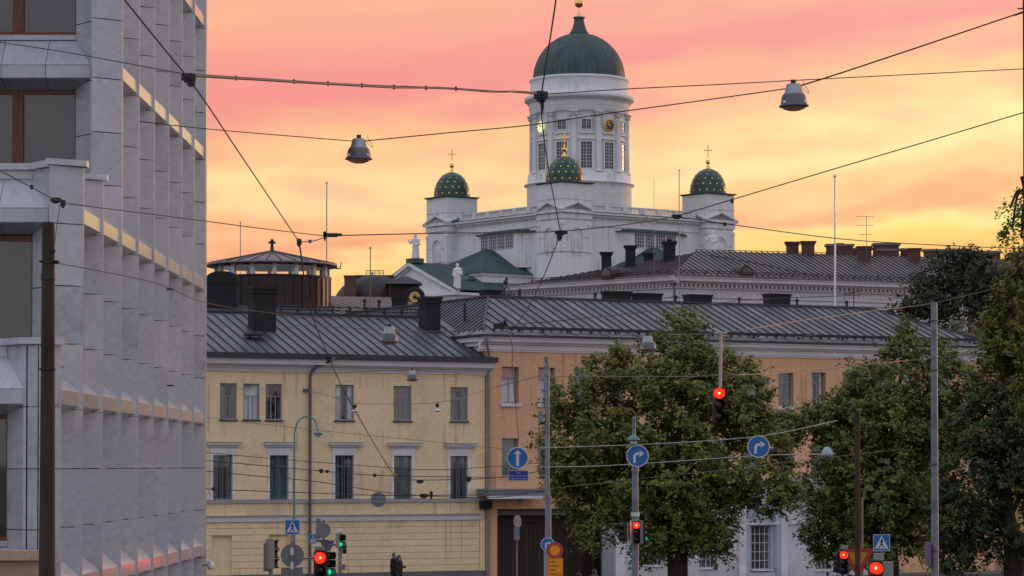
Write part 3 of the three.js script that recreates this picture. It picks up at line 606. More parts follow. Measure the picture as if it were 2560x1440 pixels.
  const rail = (x0, x1, n) => { const a = bA.clone().lerp(bB, (x0 - bA.x) / (bB.x - bA.x)), b = bA.clone().lerp(bB, (x1 - bA.x) / (bB.x - bA.x)); a.add(V(0, 0.03, 0.05)); b.add(V(0, 0.03, 0.05)); const sb = mesh('snow_board', beam(a.clone().add(V(0, 0.14, 0)), b.clone().add(V(0, 0.14, 0)), 0.05, 0.17), M.black, roof); for (let k = 0; k <= n; k++) { const p = a.clone().lerp(b, k / n); mesh('bracket', box(p.x - 0.04, p.x + 0.04, p.y - 0.12, p.y + 0.12, p.z - 0.02, p.z + 0.12), M.black, sb); } };
  rail(bA.x + 0.6, bB.x - 0.2, 22);
  // vents, chimneys and hatches along the ridge
  const rid = (px, dz = 0) => { const x = F.lp(px, 760, -run + dz).x; return V(x, ry - Math.abs(dz) * 0.33, -run + dz); };
  const vent = (px, h = 0.5) => { const p = rid(px, -0.4).add(V(0, 0.12, 0)); mesh('roof_vent', merge([cyl(0.075, 0.075, p.y - 0.2, p.y + h, p.x, p.z, 10), cyl(0.14, 0.14, p.y + h, p.y + h + 0.09, p.x, p.z, 10), cyl(0.10, 0.02, p.y + h + 0.09, p.y + h + 0.18, p.x, p.z, 10)]), M.black, roof); };
  for (const px of [1300, 1488, 1689, 1848, 1993, 2117]) vent(px, px === 1300 ? 0.42 : 0.36);
  const sp = F.lp(1162, 770, -4.6); mesh('roof_vent', cyl(0.10, 0.07, sp.y - 1.2, sp.y + 0.28, sp.x, sp.z, 10), M.black, roof);
  for (const [px, w, h] of [[1226, 1.0, 0.3], [1541, 1.55, 0.45], [1617, 1.6, 0.40], [1744, 1.5, 0.42], [1942, 1.45, 0.62]]) chimneyAt(roof, rid(px, -0.7).add(V(0, 0.30, 0)), w, h, 0.7, M.chimney, { cap: 0.08, flare: 0.07 });
  // small aerial tripod with a seated ornament on the ridge
  const tp = rid(1266, -0.3).add(V(0, 0.16, 0));
  const tri = mesh('roof_tripod', [bar(V(tp.x - 0.48, tp.y, tp.z), V(tp.x, tp.y + 0.62, tp.z), 0.03), bar(V(tp.x + 0.52, tp.y, tp.z), V(tp.x, tp.y + 0.62, tp.z), 0.03), bar(V(tp.x, tp.y, tp.z - 0.4), V(tp.x, tp.y + 0.7, tp.z), 0.03), bar(V(tp.x - 0.3, tp.y + 0.04, tp.z), V(tp.x - 0.15, tp.y + 0.18, tp.z), 0.03), bar(V(tp.x - 0.15, tp.y + 0.18, tp.z), V(tp.x, tp.y + 0.04, tp.z), 0.03), bar(V(tp.x, tp.y + 0.04, tp.z), V(tp.x + 0.15, tp.y + 0.18, tp.z), 0.03), bar(V(tp.x + 0.15, tp.y + 0.18, tp.z), V(tp.x + 0.3, tp.y + 0.04, tp.z), 0.03)], M.black, roof);
  mesh('siren', merge([ball(0.14, tp.x - 0.05, tp.y + 0.82, tp.z, 10), ball(0.09, tp.x + 0.02, tp.y + 1.02, tp.z, 8), cyl(0.06, 0.09, tp.y + 0.62, tp.y + 0.8, tp.x, tp.z, 8)]), M.black, tri);
  // rain pipes at both ends
  const rp = (px, y1) => { const x = F.lp(px, 1100, 0.15).x; return mesh('rain_pipe', [bar(V(x, 0.1, 0.15), V(x, y1 - 0.5, 0.15), 0.075, 10), tube([V(x, y1 - 0.55, 0.15), V(x - 0.02, y1 - 0.3, 0.2), V(x - 0.3, y1 + 0.35, 0.55), V(x - 0.34, y1 + 0.7, 0.62)], 0.075, 16, 8)], M.pipe, T); };
  rp(1222, cyB); rp(2496, cyB);
}
// ---------------------------------------------------------------- figures (people and statues): one continuous surface from jointed capsules
function figure(bones, lo, hi, res = 44, k = 0.05) { // bones: [ax, ay, az, bx, by, bz, ra, rb]
  const c = lo.map((v, i) => (v + hi[i]) / 2), s = Math.max(...hi.map((v, i) => v - lo[i])) / 2 * 1.04;
  const mc = new MarchingCubes(res, M.dark, false, false, 60000); mc.isolation = 0;
  const half = res / 2;
  for (let z = 0; z < res; z++) for (let y = 0; y < res; y++) for (let x = 0; x < res; x++) {
    const px = c[0] + (x - half) / half * s, py = c[1] + (y - half) / half * s, pz = c[2] + (z - half) / half * s;
    let acc = 0;
    for (const b of bones) {
      const vx = b[3] - b[0], vy = b[4] - b[1], vz = b[5] - b[2], wx = px - b[0], wy = py - b[1], wz = pz - b[2];
      const t = Math.min(1, Math.max(0, (wx * vx + wy * vy + wz * vz) / (vx * vx + vy * vy + vz * vz + 1e-9)));
      const d = Math.hypot(wx - vx * t, wy - vy * t, wz - vz * t) - (b[6] + (b[7] - b[6]) * t);
      acc += Math.exp(-d / k);
    }
    mc.field[x + y * res + z * res * res] = k * Math.log(acc + 1e-30);
  }
  mc.update();
  const n = mc.count, g = new THREE.BufferGeometry(), pos = new Float32Array(n * 3), nor = new Float32Array(n * 3);
  for (let i = 0; i < n * 3; i++) { pos[i] = mc.positionArray[i] * s + c[i % 3]; nor[i] = mc.normalArray[i]; }
  g.setAttribute('position', new THREE.BufferAttribute(pos, 3)); g.computeVertexNormals();
  return g;
}

// ---------------------------------------------------------------- white domed cathedral on its hill
const CAT = { x: at(1448, 600, 500).x, z: -500, turn: 0.652 };
{
  const T = thing('cathedral', 'white domed cathedral with green dome, round drum and four starred corner towers', 'cathedral', [CAT.x, 0, CAT.z], CAT.turn);
  const base = rise(-500), Y = (py, Z = 500) => at(1448, py, Z).y, H = 16.3;
  const dark = std(0.035, 0.037, 0.045, { roughness: 0.15 });
  // body
  const wy = Y(546, 490), wp = 17.7;
  mesh('body_wall', box(-wp, wp, base - 1, wy, -wp, wp), M.white, T);
  const ring = (name, y0, y1, out, mat) => mesh(name, [box(-wp - out, wp + out, y0, y1, wp + 0.003, wp + out), box(-wp - out, wp + out, y0, y1, -wp - out, -wp - 0.003), box(wp + 0.003, wp + out, y0, y1, -wp, wp), box(-wp - out, -wp - 0.003, y0, y1, -wp, wp)], mat, T);
  ring('architrave', Y(578, 490), Y(572, 490), 0.18, M.white); ring('frieze_cornice', Y(556, 490), Y(551, 490), 0.5, M.white); ring('gutter', Y(550.6, 490), Y(546, 490), 0.95, M.white);
  ring('gutter_flashing', Y(546, 490) + 0.004, Y(544.5, 490), 1.0, M.roofGreen);
  mesh('body_roof', box(-wp + 0.3, wp - 0.3, wy, wy + 0.12, -wp + 0.3, wp - 0.3), M.roofGreen, T);
  { // dentils under the main cornice
    const d = []; const y0 = Y(559.5, 490), y1 = Y(556.2, 490);
    for (let k = -20; k <= 20; k++) { d.push(box(-wp - 0.32, -wp - 0.01, y0, y1, k * 0.62 - 0.16, k * 0.62 + 0.16), box(k * 0.62 - 0.16, k * 0.62 + 0.16, y0, y1, wp + 0.01, wp + 0.32)); }
    mesh('dentil_course', d, M.white, T).userData.kind = 'stuff';
  }
  // balustrade with posts and openwork panels
  const by0 = wy + 0.12, by1 = by0 + 1.35;
  for (const [ax, s] of [['z', -1], ['x', 1], ['z', 1], ['x', -1]]) {
    const put = (u0, u1, y0, y1, o0, o1) => (ax === 'z' ? box(Math.min(s * o0, s * o1), Math.max(s * o0, s * o1), y0, y1, u0, u1) : box(u0, u1, y0, y1, Math.min(s * o0, s * o1), Math.max(s * o0, s * o1)));
    const bal = mesh('balustrade', [put(-12.6, 12.6, by0, by0 + 0.22, wp - 0.5, wp - 0.1), put(-12.6, 12.6, by1 - 0.2, by1, wp - 0.52, wp - 0.08)], M.white, T);
    for (let k = -3; k <= 3; k++) mesh('post', put(k * 3.9 - 0.55, k * 3.9 + 0.55, by0 + 0.22, by1 - 0.2, wp - 0.55, wp - 0.05), M.white, bal);
    for (let k = -3; k < 3; k++) for (let j = 0; j < 9; j++) { const u = k * 3.9 + 0.75 + j * 0.3; mesh('baluster', put(u - 0.07, u + 0.07, by0 + 0.22, by1 - 0.2, wp - 0.36, wp - 0.24), M.white, bal); }
  }
  // corner towers
  const tower = (lx, lz, green) => {
    const Z = 503, y = (py) => Y(py, Z), w = 3.15, u = 3.35;
    const t = mesh('corner_tower', [box(-w, w, base, y(568), -w, w), box(-w - 0.15, w + 0.15, y(592), y(588), -w - 0.15, w + 0.15), box(-w - 0.1, w + 0.1, base, y(664), -w - 0.1, w + 0.1), box(-u + 0.1, u - 0.1, y(560), y(498), -u + 0.1, u - 0.1), box(-u, u, y(535.5), y(533.5), -u, u)], M.white, T);
    t.position.set(lx, 0, lz);
    mesh('tower_cornice', [box(-w - 0.25, w + 0.25, y(582), y(570), -w - 0.25, w + 0.25), box(-w - 0.6, w + 0.6, y(568), y(563.5), -w - 0.6, w + 0.6)], M.white, t);
    mesh('tower_roof_edge', [box(-u - 0.12, u + 0.12, y(498), y(496), -u - 0.12, u + 0.12), plan([[-u - 0.3, -u - 0.3], [u + 0.3, -u - 0.3], [u + 0.3, u + 0.3], [-u - 0.3, u + 0.3]], y(496) + 0.003, y(494.6))], M.domeGreen, t);
    for (let k = 0; k < 4; k++) { // pediments and blind arches on all four sides
      const q = k * Math.PI / 2, R = (g) => { g.rotateY(q); return g; };
      const py0 = y(563.5) + 0.004, apex = y(545);
      mesh('pediment', R(merge([poly([[-w - 0.62, py0], [w + 0.62, py0], [0, apex]], w - 0.4, w + 0.10)])), M.white, t);
      mesh('raking_cornice', R(merge([beam(V(-w - 0.72, py0 + 0.1, w + 0.2), V(0, apex + 0.16, w + 0.2), 0.9, 0.24), beam(V(0, apex + 0.16, w + 0.2), V(w + 0.72, py0 + 0.1, w + 0.2), 0.9, 0.24)])), M.white, t);
      const arch = (r, yb, yt) => { const pts = [[-r, yb], [r, yb]]; for (let a = 0; a <= 12; a++) pts.push([r * Math.cos(a / 12 * Math.PI), yt + r * Math.sin(a / 12 * Math.PI)]); return pts; };
      const ys = y(622), yb = y(660);
      const wall = [[-w + 0.02, yb], [w - 0.02, yb], [w - 0.02, y(592) - 0.02], [-w + 0.02, y(592) - 0.02]];
      mesh('arcade_panel', R(poly(wall, w + 0.004, w + 0.16, [arch(1.95, yb + 0.05, ys)])), M.white, t);
      mesh('arch_ring', R(poly(arch(1.94, yb + 0.06, ys), w + 0.004, w + 0.24, [arch(1.35, yb + 0.1, ys)])), M.white, t);
      for (const e of [-2.6, 1.36]) mesh('impost', R(box(e, e + 1.24, ys - 0.14, ys + 0.14, w + 0.1, w + 0.3)), M.white, t);
      mesh('niche_surround', R(poly(arch(1.0, yb + 0.1, ys), w + 0.004, w + 0.10, [arch(0.82, yb + 0.2, ys)])), M.white, t);
      for (const sx of [-1, 1]) mesh('pilaster', R(merge([box(sx * (w - 0.28) - 0.3, sx * (w - 0.28) + 0.3, yb, y(597), w + 0.01, w + 0.27), box(sx * (w - 0.28) - 0.38, sx * (w - 0.28) + 0.38, y(597), y(592.5), w + 0.01, w + 0.36)])), M.white, t);
    }
    // starred dome, gold ball and cross
    const r = 3.25, dy = y(495), top = y(433), pts = [[r + 0.15, dy], [r + 0.15, dy + 0.15]];
    const prof = (a) => [r * Math.cos(a) ** 0.92, dy + 0.15 + (top - dy) * Math.sin(a)];
    for (let k = 0; k <= 14; k++) pts.push(prof(k / 14 * Math.PI / 2 * 0.97));
    const dome = mesh('star_dome', lathe(pts, 40), green, t);
    const starG = (() => { const s = []; for (let k = 0; k < 12; k++) { const rr = k % 2 ? 0.085 : 0.185, a = k / 12 * 2 * Math.PI; s.push([rr * Math.cos(a), rr * Math.sin(a)]); } const g = tidy(poly(s, 0, 0.06)); metreUV(g); g.userData.ready = true; return g; })();
    const rows = [[0.11, 16], [0.36, 16], [0.60, 14], [0.83, 12], [1.05, 10]];
    rows.forEach(([a, n], i) => { for (let k = 0; k < n; k++) {
      const [rr, yy] = prof(a), [r2, y2] = prof(a + 0.02), ph = (k + (i % 2) * 0.5) / n * 2 * Math.PI;
      const st = mesh('gold_star', starG, M.gold, dome); const nx = (y2 - yy), ny = -(r2 - rr), L = Math.hypot(nx, ny);
      st.position.set(Math.sin(ph) * rr, yy, Math.cos(ph) * rr); st.lookAt(0, 0, 0);
      st.quaternion.setFromUnitVectors(V(0, 0, 1), V(Math.sin(ph) * nx / L, ny / L, Math.cos(ph) * nx / L)); st.scale.setScalar(i > 2 ? 0.8 : 1);
    } });
    const fy = top - 0.02;
    mesh('gold_finial', [lathe([[0.75, fy - 0.05], [0.72, fy + 0.12], [0.45, fy + 0.2], [0.28, fy + 0.55], [0.16, fy + 0.9], [0.1, fy + 1.05]], 16), ball(0.42, 0, fy + 1.38, 0, 14), cyl(0.07, 0.05, fy + 1.7, fy + 3.95, 0, 0, 8), box(-0.06, 0.06, fy + 2.2, fy + 4.3, -0.05, 0.05)], M.gold, t);
    const cr = mesh('cross_arm', merge([box(-0.62, 0.62, fy + 3.35, fy + 3.55, -0.055, 0.055), box(-0.68, -0.6, fy + 3.28, fy + 3.62, -0.06, 0.06), box(0.6, 0.68, fy + 3.28, fy + 3.62, -0.06, 0.06), box(-0.12, 0.12, fy + 4.25, fy + 4.36, -0.06, 0.06)]), M.gold, t);
    cr.rotation.y = -CAT.turn;
  };
  tower(-H, -H, M.starGreen); tower(-H, H, M.starGreen); tower(H, H, M.starGreen); tower(H, -H, M.starGreen);
  // drum: stepped base, core with twelve bays, entablature and attic
  const px2 = (x) => x / 14;
  const drum = mesh('drum', lathe([[px2(131), wy], [px2(131), Y(470)], [px2(138), Y(467)], [px2(138), Y(463.5)], [px2(130), Y(462)], [px2(129), Y(443)], [px2(124), Y(441)], [px2(117), Y(440)], [px2(117), Y(291)], [px2(124), Y(290)], [px2(124), Y(276)], [px2(126), Y(275)], [px2(126), Y(263)], [px2(130), Y(262)], [px2(131), Y(258)], [px2(137), Y(256)], [px2(138), Y(247)], [px2(132), Y(246)], [px2(123), Y(244)], [px2(122), Y(208)], [px2(125), Y(206.5)], [px2(125), Y(201)], [px2(117), Y(200)], [0.1, Y(199)]], 96), M.white, T);
  const rC = px2(117);
  { const d = []; for (let k = 0; k < 90; k++) { const g = box(-0.14, 0.14, Y(262.5), Y(259.5), px2(126), px2(129.5)); g.rotateY(k / 90 * 2 * Math.PI); d.push(g); } mesh('dentil_course', d, M.white, drum).userData.kind = 'stuff'; }
  for (let k = 0; k < 12; k++) {
    const q = k * Math.PI / 6, R = (g) => { g.rotateY(q); return g; }, Rh = (g) => { g.rotateY(q + Math.PI / 12); return g; };
    mesh('column', Rh(merge([cyl(0.56, 0.5, Y(437), Y(305), 0, rC + 0.12, 14), box(-0.75, 0.75, Y(440), Y(437), rC - 0.5, rC + 0.85), cyl(0.72, 0.6, Y(437), Y(434), 0, rC + 0.12, 14)])), M.white, drum);
    mesh('capital', Rh(merge([cyl(0.5, 0.78, Y(304.5), Y(294), 0, rC + 0.14, 8), box(-0.85, 0.85, Y(294), Y(290.5), rC - 0.5, rC + 0.95), box(-0.7, -0.35, Y(302), Y(295), rC + 0.3, rC + 0.8), box(0.35, 0.7, Y(302), Y(295), rC + 0.3, rC + 0.8)])), M.offWhite, drum);
    const x0 = -0.98, x1 = 0.98, y0 = Y(431), y1 = Y(367), zf = rC + 0.02;
    mesh('pane', R(box(x0, x1, y0, y1, zf - 0.3, zf)), dark, drum);
    const bars = []; for (let j = 1; j < 4; j++) bars.push(box(x0 + (x1 - x0) * j / 4 - (j === 2 ? 0.07 : 0.03), x0 + (x1 - x0) * j / 4 + (j === 2 ? 0.07 : 0.03), y0, y1, zf + 0.003, zf + 0.06));
    for (let j = 1; j < 8; j++) bars.push(box(x0, x1, y0 + (y1 - y0) * j / 8 - (j % 2 ? 0.025 : 0.055), y0 + (y1 - y0) * j / 8 + (j % 2 ? 0.025 : 0.055), zf + 0.002, zf + 0.055));
    mesh('window_bars', R(merge(bars)), M.winWhite, drum);
    mesh('window_surround', R(merge([box(x0 - 0.3, x0, y0 - 0.1, y1 + 0.25, zf - 0.3, zf + 0.14), box(x1, x1 + 0.3, y0 - 0.1, y1 + 0.25, zf - 0.3, zf + 0.14), box(x0, x1, y1, y1 + 0.25, zf - 0.3, zf + 0.14), box(x0 - 0.5, x1 + 0.5, y1 + 0.45, y1 + 0.62, zf - 0.3, zf + 0.3), box(x0 - 0.35, x1 + 0.35, Y(346.5), Y(342.5), zf - 0.3, zf + 0.28)])), M.white, drum);
    if (k % 3) {
      const a = Y(336), b = Y(312);
      mesh('pane', R(box(-0.8, 0.8, a, b, zf - 0.3, zf)), dark, drum);
      mesh('window_bars', R(merge([box(-0.06, 0.06, a, b, zf + 0.003, zf + 0.06), box(-0.8, 0.8, (a + b) / 2 - 0.03, (a + b) / 2 + 0.03, zf + 0.002, zf + 0.055), box(-0.43, -0.38, a, b, zf + 0.003, zf + 0.05), box(0.38, 0.43, a, b, zf + 0.003, zf + 0.05), box(-0.8, 0.8, a + (b - a) * 0.74, a + (b - a) * 0.74 + 0.05, zf + 0.002, zf + 0.05)])), M.winWhite, drum);
      mesh('window_surround', R(merge([box(-1.02, -0.8, a - 0.2, b + 0.2, zf - 0.3, zf + 0.13), box(0.8, 1.02, a - 0.2, b + 0.2, zf - 0.3, zf + 0.13), box(-0.8, 0.8, b, b + 0.2, zf - 0.3, zf + 0.13), box(-0.8, 0.8, a - 0.2, a, zf - 0.3, zf + 0.13)])), M.white, drum);
    } else { // clocks
      const cy = Y(326), lit = k === 9;
      const disc = cyl(1.12, 1.12, 0, 0.12, 0, 0, 32); disc.rotateX(Math.PI / 2); disc.translate(0, cy, zf + 0.18);
      const f = mesh(lit ? 'lit_clock_face' : 'clock_face', R(disc), lit ? M.clockLit : std(0.03, 0.028, 0.04, { roughness: 0.4 }), drum);
      if (lit) f.userData.label = 'glowing pale yellow clock face';
      const ringG = new THREE.TorusGeometry(1.12, 0.11, 8, 32); ringG.translate(0, cy, zf + 0.22);
      mesh('clock_rim', R(ringG), lit ? M.offWhite : M.gold, drum);
      const marks = []; for (let m = 0; m < 12; m++) { const g = box(-0.05, 0.05, 0.74, 0.98, 0, 0.03); g.rotateZ(m * Math.PI / 6); g.translate(0, cy, zf + 0.315); marks.push(g); }
      const h1 = box(-0.06, 0.06, -0.1, 0.62, 0, 0.03); h1.rotateZ(0.98); h1.translate(0, cy, zf + 0.33); const h2 = box(-0.045, 0.045, -0.15, 0.95, 0, 0.03); h2.rotateZ(0.5); h2.translate(0, cy, zf + 0.37);
      mesh('clock_hands', R(merge([...marks, h1, h2])), lit ? M.black : M.gold, drum);
    }
  }
  // great dome, lantern and gilded top
  const dp = [[px2(118), Y(202)], [px2(118), Y(198)]]; for (let k = 0; k <= 24; k++) { const a = k / 24 * Math.PI / 2; dp.push([Math.max(0.05, px2(115) * Math.cos(a)), Y(200) + (Y(84) - Y(200)) * Math.sin(a)]); }
  const dome = mesh('great_dome', lathe(dp, 96), M.domeGreen, T);
  const ribs = []; for (let k = 0; k < 48; k++) { const p = []; for (let j = 0; j <= 10; j++) { const a = j / 10 * 1.42; p.push(V(0, Y(200) + (Y(84) - Y(200)) * Math.sin(a), px2(115) * Math.cos(a) + 0.01)); } const g = new THREE.TubeGeometry(new THREE.CatmullRomCurve3(p), 14, 0.045, 4, false); g.rotateY(k / 48 * 2 * Math.PI); ribs.push(g); }
  mesh('dome_seams', ribs, M.domeGreen, dome).userData.kind = 'stuff';
  mesh('roof_hatch', (() => { const g = box(-0.5, 0.5, 0, 0.25, -0.35, 0.35); g.rotateZ(-0.5); g.translate(3.4, Y(97), 1.2); return g; })(), M.domeGreen, dome);
  mesh('lantern', [lathe([[px2(24), Y(87)], [px2(24), Y(82)], [px2(21), Y(79)], [px2(18), Y(73)], [px2(14), Y(60)], [px2(12.5), Y(50)], [px2(13), Y(47)], [px2(15), Y(46)], [px2(15), Y(43)], [0.05, Y(42)]], 24)], M.domeGreen, T);
  mesh('gilded_top', [lathe([[px2(8), Y(43)], [px2(6), Y(38)], [px2(3), Y(30)], [px2(1.6), Y(22)], [px2(2.5), Y(20)], [0.05, Y(19)]], 16), ball(px2(11.5), 0, Y(8), 0, 20), cyl(0.12, 0.1, Y(-3), Y(-50), 0, 0, 8), box(-1.2, 1.2, Y(-38), Y(-34), -0.1, 0.1)], M.gold, T);
  // arms: a hipped block and a temple front with pediment, towards the two visible sides
  const arm = (q) => {
    const a = new THREE.Group(); a.name = 'portico_arm'; a.rotation.y = q; T.add(a); // local -x points outwards
    const eY = at(1211, 681, 475).y, rY = at(1211, 623, 487).y, x1 = -28.3, hw = 9;
    mesh('arm_wall', [box(x1, -17.72, base, eY - 0.4, -hw, hw)], M.white, a);
    mesh('arm_cornice', [box(x1 - 0.3, -17.73, eY - 0.42, eY, -hw - 0.3, hw + 0.3)], M.white, a);
    const e1 = V(x1 - 0.6, eY + 0.02, -hw - 0.6), e2 = V(x1 - 0.6, eY + 0.02, hw + 0.6), e3 = V(-17.75, eY + 0.02, hw + 0.6), e4 = V(-17.75, eY + 0.02, -hw - 0.6), r1 = V(-21.1, rY, 0), r2 = V(-17.75, rY, 0);
    const g = new THREE.BufferGeometry().setFromPoints([e1, e2, r1, e2, e3, r2, e2, r2, r1, e4, e1, r1, e4, r1, r2]); g.computeVertexNormals();
    mesh('hip_roof', g, M.roofGreen, a);
    const sm = []; const lerpF = (p0, p1, c0, c1, n) => { for (let k = 1; k < n; k++) sm.push(bar(p0.clone().lerp(p1, k / n).add(V(0, 0.03, 0)), c0.clone().lerp(c1, k / n).add(V(0, 0.03, 0)), 0.035, 4)); };
    for (let k = 1; k < 30; k++) { const z = -hw - 0.6 + (2 * hw + 1.2) * k / 30, t = 1 - Math.abs(z) / (hw + 0.6); const p = V(x1 - 0.6, eY + 0.05, z), c = V(x1 - 0.6 + (r1.x - x1 + 0.6) * t, eY + 0.05 + (rY - eY) * t, z); if (t > 0.05) sm.push(bar(p, c, 0.035, 4)); }
    for (let k = 1; k < 18; k++) { const x = x1 - 0.6 + 10.5 * k / 18, t = Math.min(1, (x - x1 + 0.6) / (r1.x - x1 + 0.6)); for (const s of [-1, 1]) sm.push(bar(V(x, eY + 0.05, s * (hw + 0.6)), V(x, eY + 0.05 + (rY - eY) * t, s * (hw + 0.6) * (1 - t)), 0.035, 4)); }
    mesh('roof_seams', sm, M.roofGreen, a).userData.kind = 'stuff';
    // attic bay with a row of small-paned windows above the roof
    const wy0 = at(1250, 622, 487).y, wy1 = at(1250, 589, 487).y;
    mesh('attic_bay', plan([[-17.7, -5.6], [-19.4, -3.9], [-19.4, 7.0], [-17.7, 9.2]], rY - 3.5, wy1 + 0.25), M.white, a);
    mesh('attic_roof', [plan([[-17.7, -6.3], [-20.0, -4.2], [-20.0, 7.4], [-17.7, 10.2]], wy1 + 0.253, wy1 + 0.45), plan([[-17.7, -5.0], [-18.9, -3.2], [-18.9, 6.2], [-17.7, 8.4]], wy1 + 0.45, wy1 + 0.8)], M.roofGreen, a);
    for (let k = 0; k < 4; k++) {
      const z0 = -3.3 + k * 2.4, z1 = z0 + 2.05;
      mesh('pane', box(-19.44, -19.405, wy0, wy1, z0, z1), dark, a);
      const b = [box(-19.52, -19.45, wy0 - 0.1, wy0, z0 - 0.1, z1 + 0.1), box(-19.52, -19.45, wy1, wy1 + 0.1, z0 - 0.1, z1 + 0.1)];
      for (let j = 0; j <= 4; j++) b.push(box(-19.5, -19.445, wy0, wy1, z0 + (z1 - z0) * j / 4 - 0.045, z0 + (z1 - z0) * j / 4 + 0.045));
      for (let j = 1; j < 4; j++) b.push(box(-19.495, -19.443, wy0 + (wy1 - wy0) * j / 4 - 0.035, wy0 + (wy1 - wy0) * j / 4 + 0.035, z0, z1));
      mesh('window_bars', b, M.winWhite, a);
    }
    // portico
    const pY = at(1030, 661, 478).y, cY = at(1148, 729, 467).y, pw = 13, xf = -36.5;
    mesh('portico_wall', [box(xf + 0.6, x1, base, cY - 0.6, -pw + 1, pw - 1)], M.white, a);
    mesh('entablature', [box(xf - 0.1, x1, cY - 2.6, cY - 0.5, -pw + 0.3, pw - 0.3), box(xf - 0.8, x1, cY - 0.5, cY - 0.05, -pw - 0.4, pw + 0.4)], M.white, a);
    const tri = poly([[-pw - 0.3, cY - 0.04], [pw + 0.3, cY - 0.04], [0, pY - 0.35]], 0, 0.5); tri.rotateY(-Math.PI / 2); tri.translate(xf + 0.5, 0, 0); mesh('pediment', tri, M.white, a);
    for (const s of [-1, 1]) {
      const p = V(xf - 0.35, pY, 0), c = V(xf - 0.35, cY + 0.02, s * (pw + 0.5));
      mesh('raking_cornice', beam(p, c, 1.1, 0.55), M.white, a);
      const q4 = [V(xf - 0.95, pY + 0.34, 0), V(xf - 0.95, cY + 0.30, s * (pw + 0.7)), V(-21.5, cY + 0.30, s * (pw + 0.7)), V(-21.5, pY + 0.34, 0)];
      const rg = new THREE.BufferGeometry().setFromPoints(s > 0 ? [q4[0], q4[1], q4[2], q4[0], q4[2], q4[3]] : [q4[0], q4[2], q4[1], q4[0], q4[3], q4[2]]); rg.computeVertexNormals();
      mesh('portico_roof', rg, M.roofGreen, a);
      const ss = []; for (let k = 1; k < 26; k++) { const x = xf - 0.95 + 15 * k / 26; ss.push(bar(V(x, pY + 0.37, 0), V(x, cY + 0.33, s * (pw + 0.7)), 0.04, 4)); }
      mesh('roof_seams', ss, M.roofGreen, a).userData.kind = 'stuff';
      const dt = []; for (let k = 1; k < 26; k++) { const z = s * pw * k / 26; dt.push(box(xf - 0.5, xf - 0.02, pY - 0.62 - (pY - cY) * k / 26, pY - 0.30 - (pY - cY) * k / 26, z - 0.15, z + 0.15)); }
      mesh('dentil_course', dt, M.white, a).userData.kind = 'stuff';
    }
    for (let k = 0; k < 6; k++) mesh('column', cyl(0.95, 0.8, base, cY - 2.62, xf + 0.9, -10 + k * 4, 16), M.white, a);
    mesh('statue_base', [box(xf - 0.6, xf + 1.6, pY + 0.2, pY + 1.0, -1.1, 1.1)], M.roofGreen, a);
    mesh('dormer', poly([[-0.9, 0], [0.9, 0], [0, 0.75]], 0, 1.6).rotateY(0).translate(-30.5, cY + 2.4, 7.0), M.roofGreen, a);
    return { pY, cY, xf, pw };
  };
  const A = arm(0); arm(Math.PI / 2);
  // apostles on the pediments
  const stoneFigure = figure([
    [0, 0.1, 0, 0, 1.6, 0, 0.46, 0.40], [0, 1.6, 0, 0, 2.55, 0, 0.42, 0.44], [-0.42, 2.75, 0, 0.42, 2.75, 0, 0.2, 0.2], [0, 2.8, 0, 0, 3.05, 0, 0.17, 0.16], [0, 3.28, 0.03, 0, 3.42, 0.03, 0.23, 0.22],
    [0.48, 2.7, 0, 0.62, 2.1, 0.12, 0.17, 0.15], [0.62, 2.1, 0.12, 0.2, 1.95, 0.42, 0.15, 0.12], [-0.46, 2.7, 0, -0.74, 2.28, 0.15, 0.17, 0.13], [-0.74, 2.28, 0.15, -0.98, 2.55, 0.2, 0.11, 0.07], [-0.98, 2.55, 0.2, -1.02, 2.78, 0.2, 0.07, 0.09],
    [0.3, 0.1, 0.3, 0.25, 1.9, 0.25, 0.14, 0.12], [-0.3, 0.1, 0.28, -0.1, 2.2, 0.32, 0.14, 0.12], [0.0, 0.05, -0.3, -0.3, 2.3, -0.25, 0.16, 0.16], [0.45, 0.1, -0.1, 0.35, 1.6, -0.1, 0.14, 0.14],
  ], [-1.5, 0, -0.6], [0.9, 3.7, 0.7], 56, 0.06);
  const stoneFigure2 = figure([
    [0, 0.1, 0, 0, 1.6, 0, 0.5, 0.44], [0, 1.6, 0, 0, 2.55, 0, 0.44, 0.44], [-0.4, 2.72, 0, 0.42, 2.75, 0, 0.2, 0.2], [0, 2.8, 0, 0, 3.05, 0.02, 0.17, 0.16], [0, 3.28, 0.06, 0, 3.42, 0.06, 0.23, 0.22],
    [0.46, 2.7, 0, 0.66, 2.05, 0.1, 0.17, 0.15], [0.66, 2.05, 0.1, 0.22, 2.2, 0.42, 0.15, 0.12], [-0.46, 2.7, 0, -0.62, 2.0, 0.05, 0.18, 0.15], [-0.62, 2.0, 0.05, -0.25, 1.8, 0.4, 0.15, 0.13],
    [0.34, 0.1, 0.3, 0.2, 1.9, 0.28, 0.15, 0.13], [-0.36, 0.1, 0.26, -0.2, 2.2, 0.3, 0.15, 0.12], [0.0, 0.05, -0.34, -0.2, 2.3, -0.27, 0.18, 0.17], [-0.5, 0.1, 0, -0.4, 1.7, 0, 0.15, 0.14],
  ], [-1, 0, -0.7], [1, 3.7, 0.7], 50, 0.06);
  const place = (lx, y, lz) => V(CAT.x + lx * Math.cos(CAT.turn) + lz * Math.sin(CAT.turn), y, CAT.z - lx * Math.sin(CAT.turn) + lz * Math.cos(CAT.turn));
  const statue = (geo, p, label, k = 1.18) => { const m = mesh('apostle_statue', geo, M.statue); m.position.copy(p); m.scale.setScalar(k); m.rotation.y = -0.35; tag(m, label, 'statue', 'apostle statues on the cathedral pediments'); return m; };
